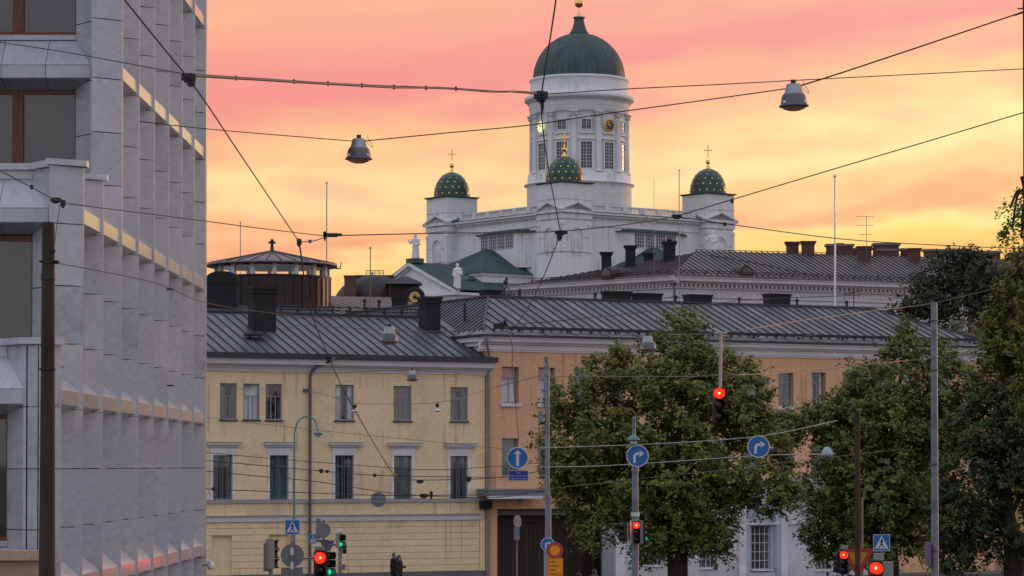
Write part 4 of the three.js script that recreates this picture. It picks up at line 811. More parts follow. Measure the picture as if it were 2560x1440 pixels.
  statue(stoneFigure, place(A.xf + 0.6, A.pY + 0.98, 0), 'white robed statue raising one arm on top of the cathedral pediment');
  statue(stoneFigure2, place(A.xf + 0.3, A.cY + 0.55, A.pw - 0.4), 'white robed statue with folded arms at the lower right pediment corner');
  statue(stoneFigure2, place(A.xf + 0.3, A.cY + 0.55, -A.pw + 0.4), 'white statue head rising behind the dark domed house', 1.18);
  statue(stoneFigure, place(0, A.pY + 0.98, -A.xf - 0.6), 'weathered pale statue standing before the far right corner tower', 1.18);
}

// ---------------------------------------------------------------- white palace with brown seamed roof
{
  const C = at(1683, 690, 260), Lw = at(1283, 716, 274.5), Rw = at(2420, 716, 273.5), g0 = rise(-262);
  const T = thing('white_palace', 'pale neoclassical palace with dentil cornice and brown seamed roof below the cathedral', 'palace', [C.x, 0, C.z]);
  const wing = (P, Q, name) => { // facade running from P to Q, left to right
    const d = Q.clone().sub(P), turn = Math.atan2(-d.z, d.x), L = Math.hypot(d.x, d.z), w = new THREE.Group();
    w.name = name; w.position.set(P.x - C.x, 0, P.z - C.z); w.rotation.y = turn; T.add(w);
    return { w, L, F: new Frame(P.x, P.z, turn) };
  };
  const top = C.y;
  for (const [P, Q, n] of [[C, Rw, 'street_wing'], [Lw, C, 'side_wing']]) {
    const { w, L } = wing(P, Q, n), e = n === 'street_wing' ? [0, L] : [0, L];
    mesh('wall', box(e[0], e[1], g0, top - 0.2, -0.5, 0), M.offWhite, w);
    profile(w, 'cornice', [[0.003, -0.62], [0.35, -0.62], [0.40, -0.5], [0.9, -0.42], [0.95, -0.12], [1.05, -0.10], [1.05, 0], [0.003, 0]].map(([a, b]) => [a, b + top - 0.05]), e[0] - 0.2, e[1] + (n === 'side_wing' ? 0.8 : 0), M.offWhite);
    mesh('architrave', [box(e[0], e[1], top - 1.95, top - 1.75, 0.003, 0.14), box(e[0], e[1], top - 2.35, top - 2.2, 0.003, 0.10)], M.offWhite, w);
    const st = 0.48, dg = (() => { const g = tidy(box(-0.13, 0.13, top - 0.98, top - 0.68, 0.003, 0.36)); metreUV(g); g.userData.ready = true; return g; })();
    for (let x = 0.3; x < e[1] - 0.2; x += st) mesh('dentil', dg, M.offWhite, w).position.x = x;
    mesh('dentil_band', box(e[0], e[1], top - 1.12, top - 0.985, 0.003, 0.22), M.offWhite, w);
    if (n === 'street_wing') for (let x = 1.0; x < e[1] - 0.8; x += 0.62) { // wave scroll frieze
      const s = new THREE.TorusGeometry(0.17, 0.045, 5, 12, 4.6); s.rotateZ(0.6); s.translate(x, top - 1.45, 0.03); mesh('scroll', s, M.trim, w);
    }
    mesh('gutter', box(e[0] - 0.3, e[1] + 0.3, top - 0.045, top + 0.12, -0.5, 1.12), M.roofBrown, w);
    const cor = n === 'street_wing' ? 0.05 : L - 0.1; if (n === 'street_wing') mesh('rain_pipe', cyl(0.09, 0.09, g0, top - 0.3, cor, 0.12, 8), M.pipeDark, w);
  }
  const rel = (px, py, Z) => at(px, py, Z).sub(V(C.x, 0, C.z));
  const mm = [M.roofBrown, M.roofBrownB];
  const roof = mesh('roof', (() => { const p = [rel(1683, 690, 259.3), rel(2440, 716, 273), rel(2440, 646, 284), rel(1738, 634, 270), rel(1283, 716, 274), rel(1900, 690, 300)]; p.forEach((q) => { q.y -= 0.25; }); const g = new THREE.BufferGeometry().setFromPoints([p[0], p[1], p[2], p[0], p[2], p[3], p[4], p[0], p[3], p[4], p[3], p[5], p[3], p[2], p[5]]); g.computeVertexNormals(); return g; })(), M.roofBrown, T);
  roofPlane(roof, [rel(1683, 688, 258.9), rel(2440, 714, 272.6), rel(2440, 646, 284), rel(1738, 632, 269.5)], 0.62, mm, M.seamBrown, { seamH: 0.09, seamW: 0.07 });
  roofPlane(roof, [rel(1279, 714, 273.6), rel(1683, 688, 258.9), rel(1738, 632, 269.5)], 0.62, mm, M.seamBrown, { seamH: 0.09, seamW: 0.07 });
  snowRail(roof, rel(1700, 684, 259.4), rel(2430, 708, 273.2), 24, 0.35);
  snowRail(roof, rel(1330, 706, 272), rel(1672, 684, 259.6), 14, 0.35);
  snowRail(roof, rel(1740, 632, 269.5), rel(2300, 645, 280.5), 14, 0.30);
  // half-round dormers
  const dormer = (px0, px1, py0, py1, Z, len, turn) => {
    const c = rel((px0 + px1) / 2, py1, Z), w = (px1 - px0) / 7000 * Z / 2 * 1.0, pts = [[-w, 0], [w, 0]]; const pts2 = [];
    for (let a = 0; a <= 12; a++) pts2.push([w * Math.cos(a / 12 * Math.PI), (py1 - py0) / 7000 * Z * Math.sin(a / 12 * Math.PI)]);
    const body = poly([[-w, -0.3], [w, -0.3], ...pts2], -len, 0); body.rotateY(turn); body.translate(c.x, c.y, c.z);
    const d = mesh('dormer', body, M.copperBrown, roof);
    const f = poly(pts2.map(([x, y]) => [x * 0.8, y * 0.82]), 0.01, 0.06); f.rotateY(turn); f.translate(c.x, c.y, c.z); mesh('dormer_window', f, std(0.10, 0.075, 0.07, { roughness: 0.2 }), d);
    const bars = merge([box(-0.05, 0.05, 0, (py1 - py0) / 7000 * Z * 0.8, 0.062, 0.09)]); bars.rotateY(turn); bars.translate(c.x, c.y, c.z); mesh('dormer_bar', bars, M.roofBrown, d);
  };
  dormer(1848, 1886, 663, 687, 263, 2.6, 0.40); dormer(1497, 1534, 667, 689, 264, 3.0, -0.82);
  for (const [px, py, w, h, Z] of [[1516, 664, 0.95, 1.15, 269], [1576, 654, 0.95, 1.4, 270], [1673, 647, 1.15, 1.5, 268], [1622, 648, 1.0, 0.45, 275], [1981, 640, 1.15, 1.25, 276], [2020, 645, 1.2, 1.5, 275], [2160, 655, 1.2, 1.4, 276], [2286, 652, 1.1, 1.1, 279]]) chimneyAt(roof, rel(px, py, Z), w, h, 0.9, px > 1900 ? M.brick : M.chimney, { cap: 0.14, flare: 0.18, hood: px === 1673 });
  mesh('roof_wire', tube([rel(1750, 634, 269), rel(1900, 660, 266), rel(2050, 692, 267)], 0.045, 12, 5), M.black, roof);
}
// ---------------------------------------------------------------- red-brown block with many chimneys behind the palace
{
  const o = at(2320, 660, 330), b = rise(-330), T = thing('brick_block', 'red-brown roofline crowded with broad chimneys against the glowing sky', 'building', [o.x, 0, o.z]);
  const q = (px0, px1, py0, py1, z0, z1, name, mat = M.brick) => { const a = at(px0, py0, 330), c = at(px1, py1, 330); return mesh(name, box(a.x - o.x, c.x - o.x, c.y, a.y, z0, z1), mat, T); };
  mesh('wall', box(-13, 20, b - 1, at(2320, 668, 330).y, -10, 0), M.brick, T);
  const r = at(2320, 668, 330).y; mesh('roof', poly([[-13, r + 0.004], [20, r + 0.004], [19, r + 0.9], [-12, r + 1.2]], -9, -0.5), M.roofBrown, T);
  const stack = (px0, px1, py0, py1, z0, z1) => { const c = q(px0 + 4, px1 - 4, py0 + 6, py1, z0, z1, 'chimney'); const a = at(px0, py0, 330), e = at(px1, py0 + 6, 330); mesh('chimney_cap', box(a.x - o.x, e.x - o.x, e.y + 0.003, a.y, z0 - 0.15, z1 + 0.15), M.roofBrown, c); };
  stack(2068, 2140, 607, 668, -3, -1.6); stack(2094, 2120, 601, 615, -5, -4); stack(2106, 2195, 612, 668, -6, -4.5); stack(2192, 2261, 602, 668, -5, -3.2); stack(2196, 2246, 620, 668, -2, -1); stack(2262, 2310, 614, 668, -5, -4); stack(2314, 2400, 620, 668, -3, -1.5); stack(2395, 2516, 622, 668, -5, -3); stack(2530, 2600, 628, 668, -4, -2);
}
// ---------------------------------------------------------------- lookout house with round glazed pavilion
{
  const o = at(680, 760, 185), T = thing('lookout_house', 'dark-roofed house carrying a round glazed lookout under a conical roof', 'house', [o.x, 0, o.z]);
  const Y = (py) => at(680, py, 185).y, k = 185 / 7000;
  const rel = (px, py, Z) => at(px, py, Z).sub(V(o.x, 0, o.z));
  const body = [rel(500, 806, 166), rel(1130, 812, 172), rel(1130, 812, 196), rel(480, 806, 196)];
  mesh('wall', plan(body.map((p) => [p.x, p.z]), 0, body[0].y - 0.3), M.yellow, T);
  const mm = [M.roofDark, M.roofDarkB], roof = mesh('roof', plan([[body[0].x, body[0].z], [body[1].x, body[1].z], [body[2].x, body[2].z], [body[3].x, body[3].z]], body[0].y - 0.28, body[0].y - 0.1), M.fascia, T);
  const e0 = rel(470, 806, 165), e1 = rel(1130, 814, 172), k0 = rel(470, 735, 190), k1 = k0.clone().add(e1.clone().sub(e0).multiplyScalar(0.93));
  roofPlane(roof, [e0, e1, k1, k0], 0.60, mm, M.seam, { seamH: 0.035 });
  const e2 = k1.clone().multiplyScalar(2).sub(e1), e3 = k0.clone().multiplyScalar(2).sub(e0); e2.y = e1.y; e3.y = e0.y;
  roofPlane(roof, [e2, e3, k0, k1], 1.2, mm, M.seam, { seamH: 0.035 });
  
  // pavilion: drum clad in upright copper sheets, glazing, conical roof
  const rD = 146 * k, rG = 140 * k, rR = 163 * k;
  const pav = mesh('pavilion_drum', lathe([[rD, Y(790)], [rD, Y(699)], [rD + 0.08, Y(698.5)], [rD + 0.08, Y(694)], [rD - 0.5, Y(694)]], 48), M.copperBrown, T);
  for (let q = 0; q < 40; q++) { const g = box(-0.03, 0.03, Y(789), Y(700), rD, rD + 0.05); g.rotateY(q / 40 * 2 * Math.PI); mesh('cladding_seam', g, M.copperBrown, pav); }
  mesh('pavilion_floor', cyl(rD - 0.55, rD - 0.55, Y(716), Y(712), 0, 0, 32), M.room, pav);
  for (let q = 0; q < 16; q++) {
    const a = q / 16 * 2 * Math.PI + 0.13;
    const p = box(-0.13, 0.13, Y(694) + 0.003, Y(664), rG - 0.15, rG + 0.1); p.rotateY(a); mesh('post', p, M.offWhite, pav);
    const w = 2 * rG * Math.sin(Math.PI / 16) / 2 - 0.14, gl = box(-w, w, Y(694) + 0.004, Y(664), rG * Math.cos(Math.PI / 16) - 0.03, rG * Math.cos(Math.PI / 16) - 0.02); gl.rotateY(a + Math.PI / 16); mesh('pane', gl, M.glass, pav);
  }
  const cone = mesh('conical_roof', lathe([[rR - 0.5, Y(664) + 0.005], [rR, Y(668)], [rR + 0.02, Y(664)], [rR - 0.05, Y(661)], [0.15, Y(628)], [0.02, Y(627)]], 64), M.roofBrown, T);
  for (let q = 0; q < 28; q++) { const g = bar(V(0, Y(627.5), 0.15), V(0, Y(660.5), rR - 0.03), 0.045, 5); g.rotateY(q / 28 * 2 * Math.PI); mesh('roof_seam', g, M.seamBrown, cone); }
  mesh('finial', [cyl(0.14, 0.09, Y(630), Y(608), 0, 0, 10), cyl(0.25, 0.25, Y(609), Y(604), 0, 0, 10), cyl(0.13, 0.1, Y(604), Y(598), 0, 0, 10)], M.black, cone);
  mesh('eave_bracket', [bar(V(rR - 0.1, Y(672), 0.3), V(rR + 0.25, Y(672), 0.3), 0.04), bar(V(rR + 0.2, Y(674), 0.3), V(rR + 0.3, Y(655), 0.3), 0.03)], M.black, cone);
  // big round-shouldered chimneys
  const cp = rel(557, 762, 178), big = mesh('chimney', [box(cp.x - 0.98, cp.x + 0.95, cp.y - 1.5, cp.y + 1.75, cp.z - 0.6, cp.z + 0.6), cyl(1.0, 1.0, -0.6, 0.6, 0, 0, 20).rotateX(Math.PI / 2).scale(0.98, 0.4, 0.98).translate(cp.x, cp.y + 1.72, cp.z)], M.chimney, roof);
  mesh('chimney_band', box(cp.x - 1.04, cp.x + 1.01, cp.y + 1.35, cp.y + 1.52, cp.z - 0.66, cp.z + 0.66), M.chimney, big);
  chimneyAt(roof, rel(1000, 790, 176), 1.0, 1.1, 0.9, M.chimney, { cap: 0.12 });
  const dp = rel(645, 762, 171); mesh('roof_box', box(dp.x - 0.45, dp.x + 0.5, dp.y - 0.6, dp.y + 0.55, dp.z, dp.z + 0.5), M.black, roof);
  for (const [px, py] of [[912, 760], [948, 762]]) { const v = rel(px, py, 172); mesh('roof_vent', merge([cyl(0.09, 0.09, v.y - 0.5, v.y + 0.2, v.x, v.z, 8), ball(0.13, v.x, v.y + 0.22, v.z, 8)]), M.black, roof); }
}
// ---------------------------------------------------------------- dark domed house with a gilded roof clock
{
  const Z = 232, o = at(938, 745, Z), T = thing('domed_house', 'dark brown house with low domed roof, railing and gilded gable clock', 'house', [o.x, 0, o.z]);
  const rel = (px, py, zz = Z) => at(px, py, zz).sub(V(o.x, 0, o.z)), k = Z / 7000, Y = (py) => at(938, py, Z).y;
  mesh('wall', box(-4, 5.2, rise(-Z), Y(770), -4, 4), M.copperBrown, T);
  const pr = []; for (let a = 0; a <= 10; a++) pr.push([Math.max(0.05, 108 * k * Math.cos(a / 10 * 1.25)), Y(775) + (Y(690) - Y(775)) * Math.sin(a / 10 * 1.25) / Math.sin(1.25)]);
  const roof = mesh('dome_roof', lathe([...pr, [0.05, Y(690)]], 32), M.copperBrown, T); roof.geometry.scale(1.0, 1, 0.9);
  mesh('roof_ridge', box(-1.6, 1.6, Y(692), Y(689), -0.8, 0.8), M.roofBrown, roof);
  const rl = []; for (let x = -0.72; x <= 0.73; x += 0.36) rl.push(cyl(0.025, 0.025, Y(692), Y(678), x, 0.6, 6)); rl.push(bar(V(-0.75, Y(678), 0.6), V(0.75, Y(678), 0.6), 0.03), bar(V(-0.75, Y(684), 0.6), V(0.75, Y(684), 0.6), 0.025));
  mesh('railing', rl, M.black, roof);
  chimneyAt(roof, rel(876, 716, 229), 0.95, 0.78, 0.8, M.brick, { cap: 0.10 });
  // gabled dormer with the clock
  const a = rel(1010, 742, 228), dw = 1.2;
  const dm = mesh('gable_dormer', [box(a.x - dw, a.x + dw, a.y - 1, a.y + 1.05, a.z - 2.5, a.z - 0.9)], M.copperBrown, T);
  mesh('dormer_post', [box(a.x - dw - 0.04, a.x - dw + 0.14, a.y - 0.8, a.y + 1.0, a.z - 0.2, a.z), box(a.x + dw - 0.14, a.x + dw + 0.04, a.y - 0.8, a.y + 1.0, a.z - 0.2, a.z)], M.copperBrown, dm);
  mesh('dormer_roof', poly([[a.x - dw - 0.35, a.y + 1.06], [a.x + dw + 0.25, a.y + 1.06], [a.x + dw + 0.2, a.y + 1.18], [a.x + 0.25, a.y + 1.68], [a.x - dw - 0.3, a.y + 1.22]], a.z - 2.6, a.z + 0.3), M.roofDark, dm);
  const c = rel(1037, 743, 227.4), ring = new THREE.TorusGeometry(0.38, 0.055, 8, 28); ring.translate(c.x, c.y, c.z);
  const bk = cyl(0.62, 0.62, 0, 0.3, 0, 0, 28); bk.rotateX(Math.PI / 2); bk.translate(c.x, c.y, c.z - 0.32);
  const ck = mesh('clock_disc', bk, M.black, T); mesh('clock_rim', ring, M.gold, ck);
  const mk = []; for (let m = 0; m < 12; m++) { const g = box(-0.03, 0.03, 0.17, 0.34, 0, 0.04); g.rotateZ(m * Math.PI / 6); g.translate(c.x, c.y, c.z); mk.push(g); } mesh('clock_numeral', mk, M.gold, ck).userData.kind = 'stuff';
  mesh('clock_hood', (() => { const g = new THREE.TorusGeometry(0.68, 0.16, 8, 20, Math.PI); g.translate(c.x, c.y, c.z - 0.1); return g; })(), M.chimney, ck);
}
// ---------------------------------------------------------------- pale annex with arched window under the trees, ochre house at the right
{
  const p0 = FY.lp(1537, 1380, 1.6), w0 = FY.world(p0), F = new Frame(w0.x, w0.z, TURN);
  const T = thing('pale_annex', 'pale blue-grey plastered low building with tall arched window behind the tree trunk', 'building', [F.x, 0, F.z], TURN);
  const R = F.lp(2175, 1300).x, top = F.lp(1995, 1196).y, Y = (px, py) => F.lp(px, py).y;
  const arched = F.rect(1882, 1930, 1313, 1424), s1 = F.rect(1617, 1660, 1372, 1414), s2 = F.rect(1749, 1793, 1376, 1420);
  const more = [F.rect(2040, 2080, 1385, 1425)];
  const aw = (r, e, yb, yt) => { const c = (r[0] + r[1]) / 2, w = (r[1] - r[0]) / 2 + e, p = [[c - w, yb], [c + w, yb]]; for (let a = 0; a <= 14; a++) p.push([c + w * Math.cos(a / 14 * Math.PI), yt + w * Math.sin(a / 14 * Math.PI)]); return p; };
  mesh('front_wall', poly(rectPts(0, R, 0.03, top - 0.2), -1.4, 0, [rectPts(...s1), rectPts(...s2), ...more.map((r) => rectPts(...r)), aw(arched, 0.22, arched[2] - 0.15, arched[3] + 0.1)]), M.paleWall, T);
  mesh('blue_panel', poly(aw(arched, 0.218, arched[2] - 0.15, arched[3] + 0.1), -0.5, -0.14, [rectPts(...arched)]), M.paleBlue, T);
  mesh('arch_moulding', poly(aw(arched, 0.62, 0.05, arched[3] + 0.1), 0.003, 0.09, [aw(arched, 0.24, 0.06, arched[3] + 0.1)]), M.paleBlue, T);
  for (const sx of [-1, 1]) { const c = (arched[0] + arched[1]) / 2 + sx * 1.35; mesh('pilaster', [box(c - 0.22, c + 0.22, 0.05, top - 0.5, 0.003, 0.16)], M.trim, T); }
  mesh('impost_band', [box(0.3, R, arched[3] + 0.03, arched[3] + 0.15, 0.003, 0.12)].map((g) => g), M.trim, T);
  mesh('corner_pilaster', box(-0.02, 0.55, 0.04, top - 0.2, 0.003, 0.14), M.trim, T);
  mesh('cornice', [box(-0.1, R + 0.2, top - 0.2, top, -1.4, 0.35)], M.trim, T);
  mesh('inner_back', box(0.05, R - 0.1, 0.05, top - 0.25, -1.62, -1.42), M.room, T);
  windowAt(T, arched, -0.28, { rails: [0.2, 0.4, 0.6, 0.8], bars: [0.25, 0.5, 0.75], frame: M.winWhite, curtain: null, w: 0.045, sill: M.trim });
  for (const r of [s1, s2, ...more]) windowAt(T, r, -0.25, { rails: [0.5], bars: [0.25, 0.5, 0.75], frame: M.winWhite, curtain: M.curtain, w: 0.05, sill: M.trim });
}
{
  const o = at(2230, 1440, 168), F = new Frame(o.x, o.z, 0.25), T = thing('ochre_house', 'low ochre yellow house glimpsed under the trees at lower right', 'house', [F.x, 0, F.z], 0.25);
  const R = 16, top = 5.2, w = F.rect(2446, 2480, 1412, 1440);
  const ws = []; for (let k = 0; k < 5; k++) ws.push([w[0] - 4.4 + k * 2.2, w[1] - 4.4 + k * 2.2, 0.9, 2.2]);
  mesh('front_wall', poly(rectPts(0, R, 0, top), -0.4, 0, ws.map((r) => rectPts(...r))), M.ochre, T);
  mesh('rear_wall', box(0, R, 0, top - 0.01, -8, -7.6), M.ochre, T); mesh('side_wall', [box(0, 0.4, 0, top - 0.01, -7.6, -0.4), box(R - 0.4, R, 0, top - 0.01, -7.6, -0.4)], M.ochre, T);
  for (const r of ws) windowAt(T, r, -0.12, { rails: [0.65], bars: [0.5], frame: M.winWhite, curtain: M.curtainGreen, sill: M.trim });
  const roof = mesh('roof', poly([[0.5, top + 0.003], [-8.5, top + 0.003], [-4, top + 1.9]], 0, R + 0.6).applyMatrix4(new THREE.Matrix4().makeBasis(V(0, 0, 1), V(0, 1, 0), V(-1, 0, 0))).translate(R + 0.3, 0, 0), M.roofDark, T);
}
// ---------------------------------------------------------------- trees
const leafMat = (r, g, b) => new THREE.MeshPhysicalMaterial({ color: new THREE.Color().setRGB(r, g, b), vertexColors: true, roughness: 0.7, transmission: 0.13, thickness: 0, ior: 1.35 });
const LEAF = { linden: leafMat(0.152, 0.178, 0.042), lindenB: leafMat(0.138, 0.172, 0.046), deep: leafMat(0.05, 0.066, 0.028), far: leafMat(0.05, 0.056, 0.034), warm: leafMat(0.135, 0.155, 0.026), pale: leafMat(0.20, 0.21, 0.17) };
function tree({ name = 'linden_tree', label, Z, lobes, trunkPx, groundY = 0, mat, leaf = 0.17, density = 1, depth = 0.85, trunkR = 0.28, trunk = true, hang = 0, group = 'street trees in front of the houses' }) {
  const L = lobes.map(([px, py, rx, ry, dz = 0]) => { const c = at(px, py, Z + dz), k = Z / 7000; return { c, rx: rx * k, ry: ry * k, rz: Math.max(rx, ry) * k * depth }; });
  const bx = at(trunkPx, 1300, Z).x, T = thing(name, label, 'tree', [bx, groundY, -Z], 0, group);
  const pos = [], col = [];
  for (const l of L) {
    const vol = l.rx * l.ry, sprays = Math.ceil(vol * 190 * density / (leaf / 0.17) ** 2) + 6, ph = rnd() * 50;
    for (let q = 0; q < sprays; q++) {
      let x, y, z, d; do { x = rnd() * 2 - 1; y = rnd() * 2 - 1; z = rnd() * 2 - 1; d = Math.hypot(x, y, z); } while (d > 1 || d < 0.02);
      const bump = 0.72 + 0.56 * vnoise(Math.atan2(y, x) * 2.2 + ph, z * 2.5 + ph), s = Math.pow(d, -0.6) * bump; x *= s; y *= s; z *= s;
      const cx = l.c.x + x * l.rx, cy = l.c.y + y * l.ry, cz = l.c.z + z * l.rz;
      // twigs gather in tufts with gaps between them
      if (vnoise(cx * 1.5 + cz * 0.9 + 31, cy * 1.7 - cz * 1.1 + 7) < 0.33 + 0.10 * rnd()) continue;
      const out = V(x / l.rx, y / l.ry, z / l.rz).normalize(), twig = out.clone().add(V(rnd() - 0.5, rnd() - 0.35 - hang, rnd() - 0.5).multiplyScalar(1.3)).normalize(), len = leaf * (2.2 + 3.4 * rnd());
      const n = 9 + Math.floor(rnd() * 8), tone = 0.70 + rnd() * 0.60, warm = rnd(), face0 = V(out.x * 0.55, 0.75, out.z * 0.55).add(V(rnd() - 0.5, rnd() - 0.5, rnd() - 0.5).multiplyScalar(0.9)).normalize();
      for (let k = 0; k < n; k++) {
        const f = rnd(), a = leaf * (0.62 + 0.6 * rnd()) * (1 - 0.25 * f), w = leaf * (0.9 - 0.45 * f);
        const p = V(cx, cy, cz).addScaledVector(twig, len * (f - 0.35)).add(V((rnd() - 0.5) * w * 2, (rnd() - 0.5) * w * 1.4 - f * f * len * (0.22 + hang), (rnd() - 0.5) * w * 2));
        const nn = face0.clone().add(V(rnd() - 0.5, rnd() - 0.5, rnd() - 0.5).multiplyScalar(1.1)).normalize();
        const t = twig.clone().add(V(rnd() - 0.5, -0.5 * rnd(), rnd() - 0.5)).cross(nn).normalize(), b = nn.clone().cross(t).normalize();
        const tip = p.clone().addScaledVector(b, a * 0.6), base = p.clone().addScaledVector(b, -a * 0.5), l1 = p.clone().addScaledVector(t, a * 0.42).addScaledVector(nn, a * 0.10), l2 = p.clone().addScaledVector(t, -a * 0.42).addScaledVector(nn, a * 0.10);
        for (const v of [base, l1, tip, base, tip, l2]) pos.push(v.x - bx, v.y - groundY, v.z + Z);
        const j = tone * (0.92 + 0.16 * rnd()), c = [j * (0.84 + 0.34 * warm), j, j * (1.02 - 0.3 * warm)];
        for (let m = 0; m < 6; m++) col.push(...c);
      }
    }
  }
  const g = new THREE.BufferGeometry(); g.setAttribute('position', new THREE.Float32BufferAttribute(pos, 3)); g.setAttribute('color', new THREE.Float32BufferAttribute(col, 3)); g.computeVertexNormals();
  mesh('crown', g, mat, T);
  if (trunk) {
    const c = L.reduce((s, l) => s.addScaledVector(l.c, 1 / L.length), V()), low = Math.min(...L.map((l) => l.c.y - l.ry)), fork = V(0.05, Math.max(2.0, low + 0.6 - groundY), 0), up = V((c.x - bx) * 0.6, c.y - groundY + 1.0, 0);
    mesh('trunk', [tube([V(0, -0.1, 0), V(0.06, fork.y * 0.5, 0.03), fork], trunkR, 14, 10), cyl(trunkR * 1.5, trunkR * 1.02, -0.1, 0.5, 0, 0, 12), bar(fork, up, trunkR * 0.9, 8, trunkR * 0.35)], M.bark, T);
    L.forEach((l, i) => { if (i % 2 === 0) { const e0 = l.c.clone().sub(V(bx, groundY, -Z)), e = fork.clone().lerp(e0, 0.86), s = fork.clone().lerp(up, rnd() * 0.75); mesh('limb', tube([s, s.clone().lerp(e, 0.5).add(V(0, 0.35, 0)), e], trunkR * 0.26, 10, 6), M.bark, T); } });
  }
  return T;
}
tree({ label: 'broad leafy tree in front of the pale annex, its trunk below the hanging signal', Z: 112, trunkPx: 1690, mat: LEAF.linden, density: 1.15, trunkR: 0.42, lobes: [[1705, 850, 62, 72], [1690, 920, 105, 80], [1780, 905, 55, 60], [1595, 955, 100, 68], [1500, 935, 60, 45], [1430, 985, 48, 62], [1400, 935, 18, 28], [1545, 885, 30, 22], [1435, 1085, 62, 72], [1430, 1190, 62, 72], [1545, 1080, 120, 105], [1500, 1240, 100, 75], [1690, 1040, 165, 130], [1830, 985, 82, 95], [1810, 1130, 150, 120], [1920, 1215, 72, 85], [1900, 1110, 72, 80], [1640, 1215, 165, 115], [1770, 1300, 85, 85], [1680, 1330, 95, 60], [1600, 1310, 60, 70], [1800, 1370, 30, 26], [1600, 1400, 22, 18], [1420, 1110, 70, 150, 1.5], [1560, 1180, 150, 130, 2], [1500, 1320, 70, 46], [1730, 1180, 150, 150, 2], [1960, 1200, 40, 52], [1640, 1370, 50, 24]] });
tree({ label: 'tall leafy tree with pointed top beside the thin brown post', Z: 120, trunkPx: 2225, mat: LEAF.lindenB, density: 1.15, trunkR: 0.34, lobes: [[2262, 835, 26, 40], [2262, 890, 52, 50], [2235, 955, 72, 62], [2145, 930, 28, 36], [2145, 1010, 62, 62], [2075, 1050, 55, 50], [2000, 1050, 52, 45], [1965, 1075, 38, 48], [2350, 890, 42, 40], [2390, 960, 80, 52], [2440, 990, 45, 40], [2230, 1060, 120, 82], [2345, 1070, 95, 82], [2110, 1150, 95, 92], [2055, 1240, 62, 82], [2190, 1210, 130, 110], [2310, 1210, 105, 105], [2060, 1340, 62, 70], [2180, 1340, 120, 72], [2290, 1350, 80, 60], [2100, 1410, 34, 24], [2200, 1130, 150, 120, 2], [2080, 1320, 60, 90, 1], [2240, 1280, 140, 100, 2], [2400, 1050, 60, 70, 1]] });
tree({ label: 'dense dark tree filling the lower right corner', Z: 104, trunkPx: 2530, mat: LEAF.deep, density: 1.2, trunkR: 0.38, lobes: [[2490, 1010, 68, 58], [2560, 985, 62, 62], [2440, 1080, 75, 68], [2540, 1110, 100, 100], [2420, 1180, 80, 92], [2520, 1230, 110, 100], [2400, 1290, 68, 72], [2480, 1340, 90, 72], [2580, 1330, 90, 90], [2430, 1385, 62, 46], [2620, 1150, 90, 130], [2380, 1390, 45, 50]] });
tree({ label: 'yellowish green tree leaning in at the right edge', Z: 76, trunkPx: 2640, mat: LEAF.warm, density: 1.15, leaf: 0.12, trunkR: 0.3, lobes: [[2560, 665, 34, 46], [2550, 740, 58, 56], [2530, 810, 68, 56], [2480, 820, 34, 34], [2505, 870, 68, 56], [2560, 880, 72, 80], [2520, 925, 52, 40], [2590, 960, 62, 80], [2640, 800, 70, 150], [2640, 980, 80, 120]] });
tree({ name: 'birch_tree', label: 'thin hanging birch twigs at the right edge against the sky', Z: 66, trunkPx: 2585, mat: LEAF.warm, density: 0.16, leaf: 0.10, hang: 0.5, trunkR: 0.12, lobes: [[2548, 485, 14, 24], [2535, 510, 20, 20], [2515, 515, 12, 10], [2545, 550, 18, 36], [2522, 572, 14, 18], [2508, 594, 9, 16], [2548, 600, 12, 18], [2572, 545, 14, 60]] });
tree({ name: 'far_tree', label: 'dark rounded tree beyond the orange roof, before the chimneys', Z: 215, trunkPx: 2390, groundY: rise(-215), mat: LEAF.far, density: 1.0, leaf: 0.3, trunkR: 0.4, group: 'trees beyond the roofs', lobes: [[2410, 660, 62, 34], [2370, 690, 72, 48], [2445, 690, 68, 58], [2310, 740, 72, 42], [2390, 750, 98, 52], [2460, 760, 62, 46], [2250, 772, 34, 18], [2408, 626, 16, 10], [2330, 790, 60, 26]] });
tree({ name: 'far_tree', label: 'pale grey-green bush crown above the right end of the orange roof', Z: 200, trunkPx: 2425, groundY: rise(-200), mat: LEAF.pale, density: 0.9, leaf: 0.26, trunkR: 0.2, group: 'trees beyond the roofs', lobes: [[2420, 822, 42, 26], [2450, 845, 40, 24], [2390, 845, 30, 16], [2430, 880, 60, 40]] });

// ---------------------------------------------------------------- sign faces (flat print)
function face(w, h, draw) { const c = document.createElement('canvas'); c.width = w; c.height = h; const x = c.getContext('2d'); draw(x, w, h); const t = new THREE.CanvasTexture(c); t.colorSpace = THREE.SRGBColorSpace; t.anisotropy = 4; return new THREE.MeshStandardMaterial({ map: t, roughness: 0.45 }); }
const poly2 = (x, pts, fill) => { x.fillStyle = fill; x.beginPath(); pts.forEach(([a, b], i) => (i ? x.lineTo(a, b) : x.moveTo(a, b))); x.closePath(); x.fill(); };
const SB = '#1a66a8', SW = '#cfcfd8';
const roundBase = (x) => { x.fillStyle = SW; x.fillRect(0, 0, 256, 256); x.fillStyle = SB; x.beginPath(); x.arc(128, 128, 121, 0, 7); x.fill(); };
const F_RIGHT = face(256, 256, (x) => { roundBase(x); x.strokeStyle = SW; x.lineWidth = 30; x.beginPath(); x.moveTo(92, 208); x.lineTo(92, 142); x.quadraticCurveTo(94, 100, 138, 100); x.lineTo(150, 100); x.stroke(); poly2(x, [[146, 58], [208, 100], [146, 142], [160, 100]], SW); });
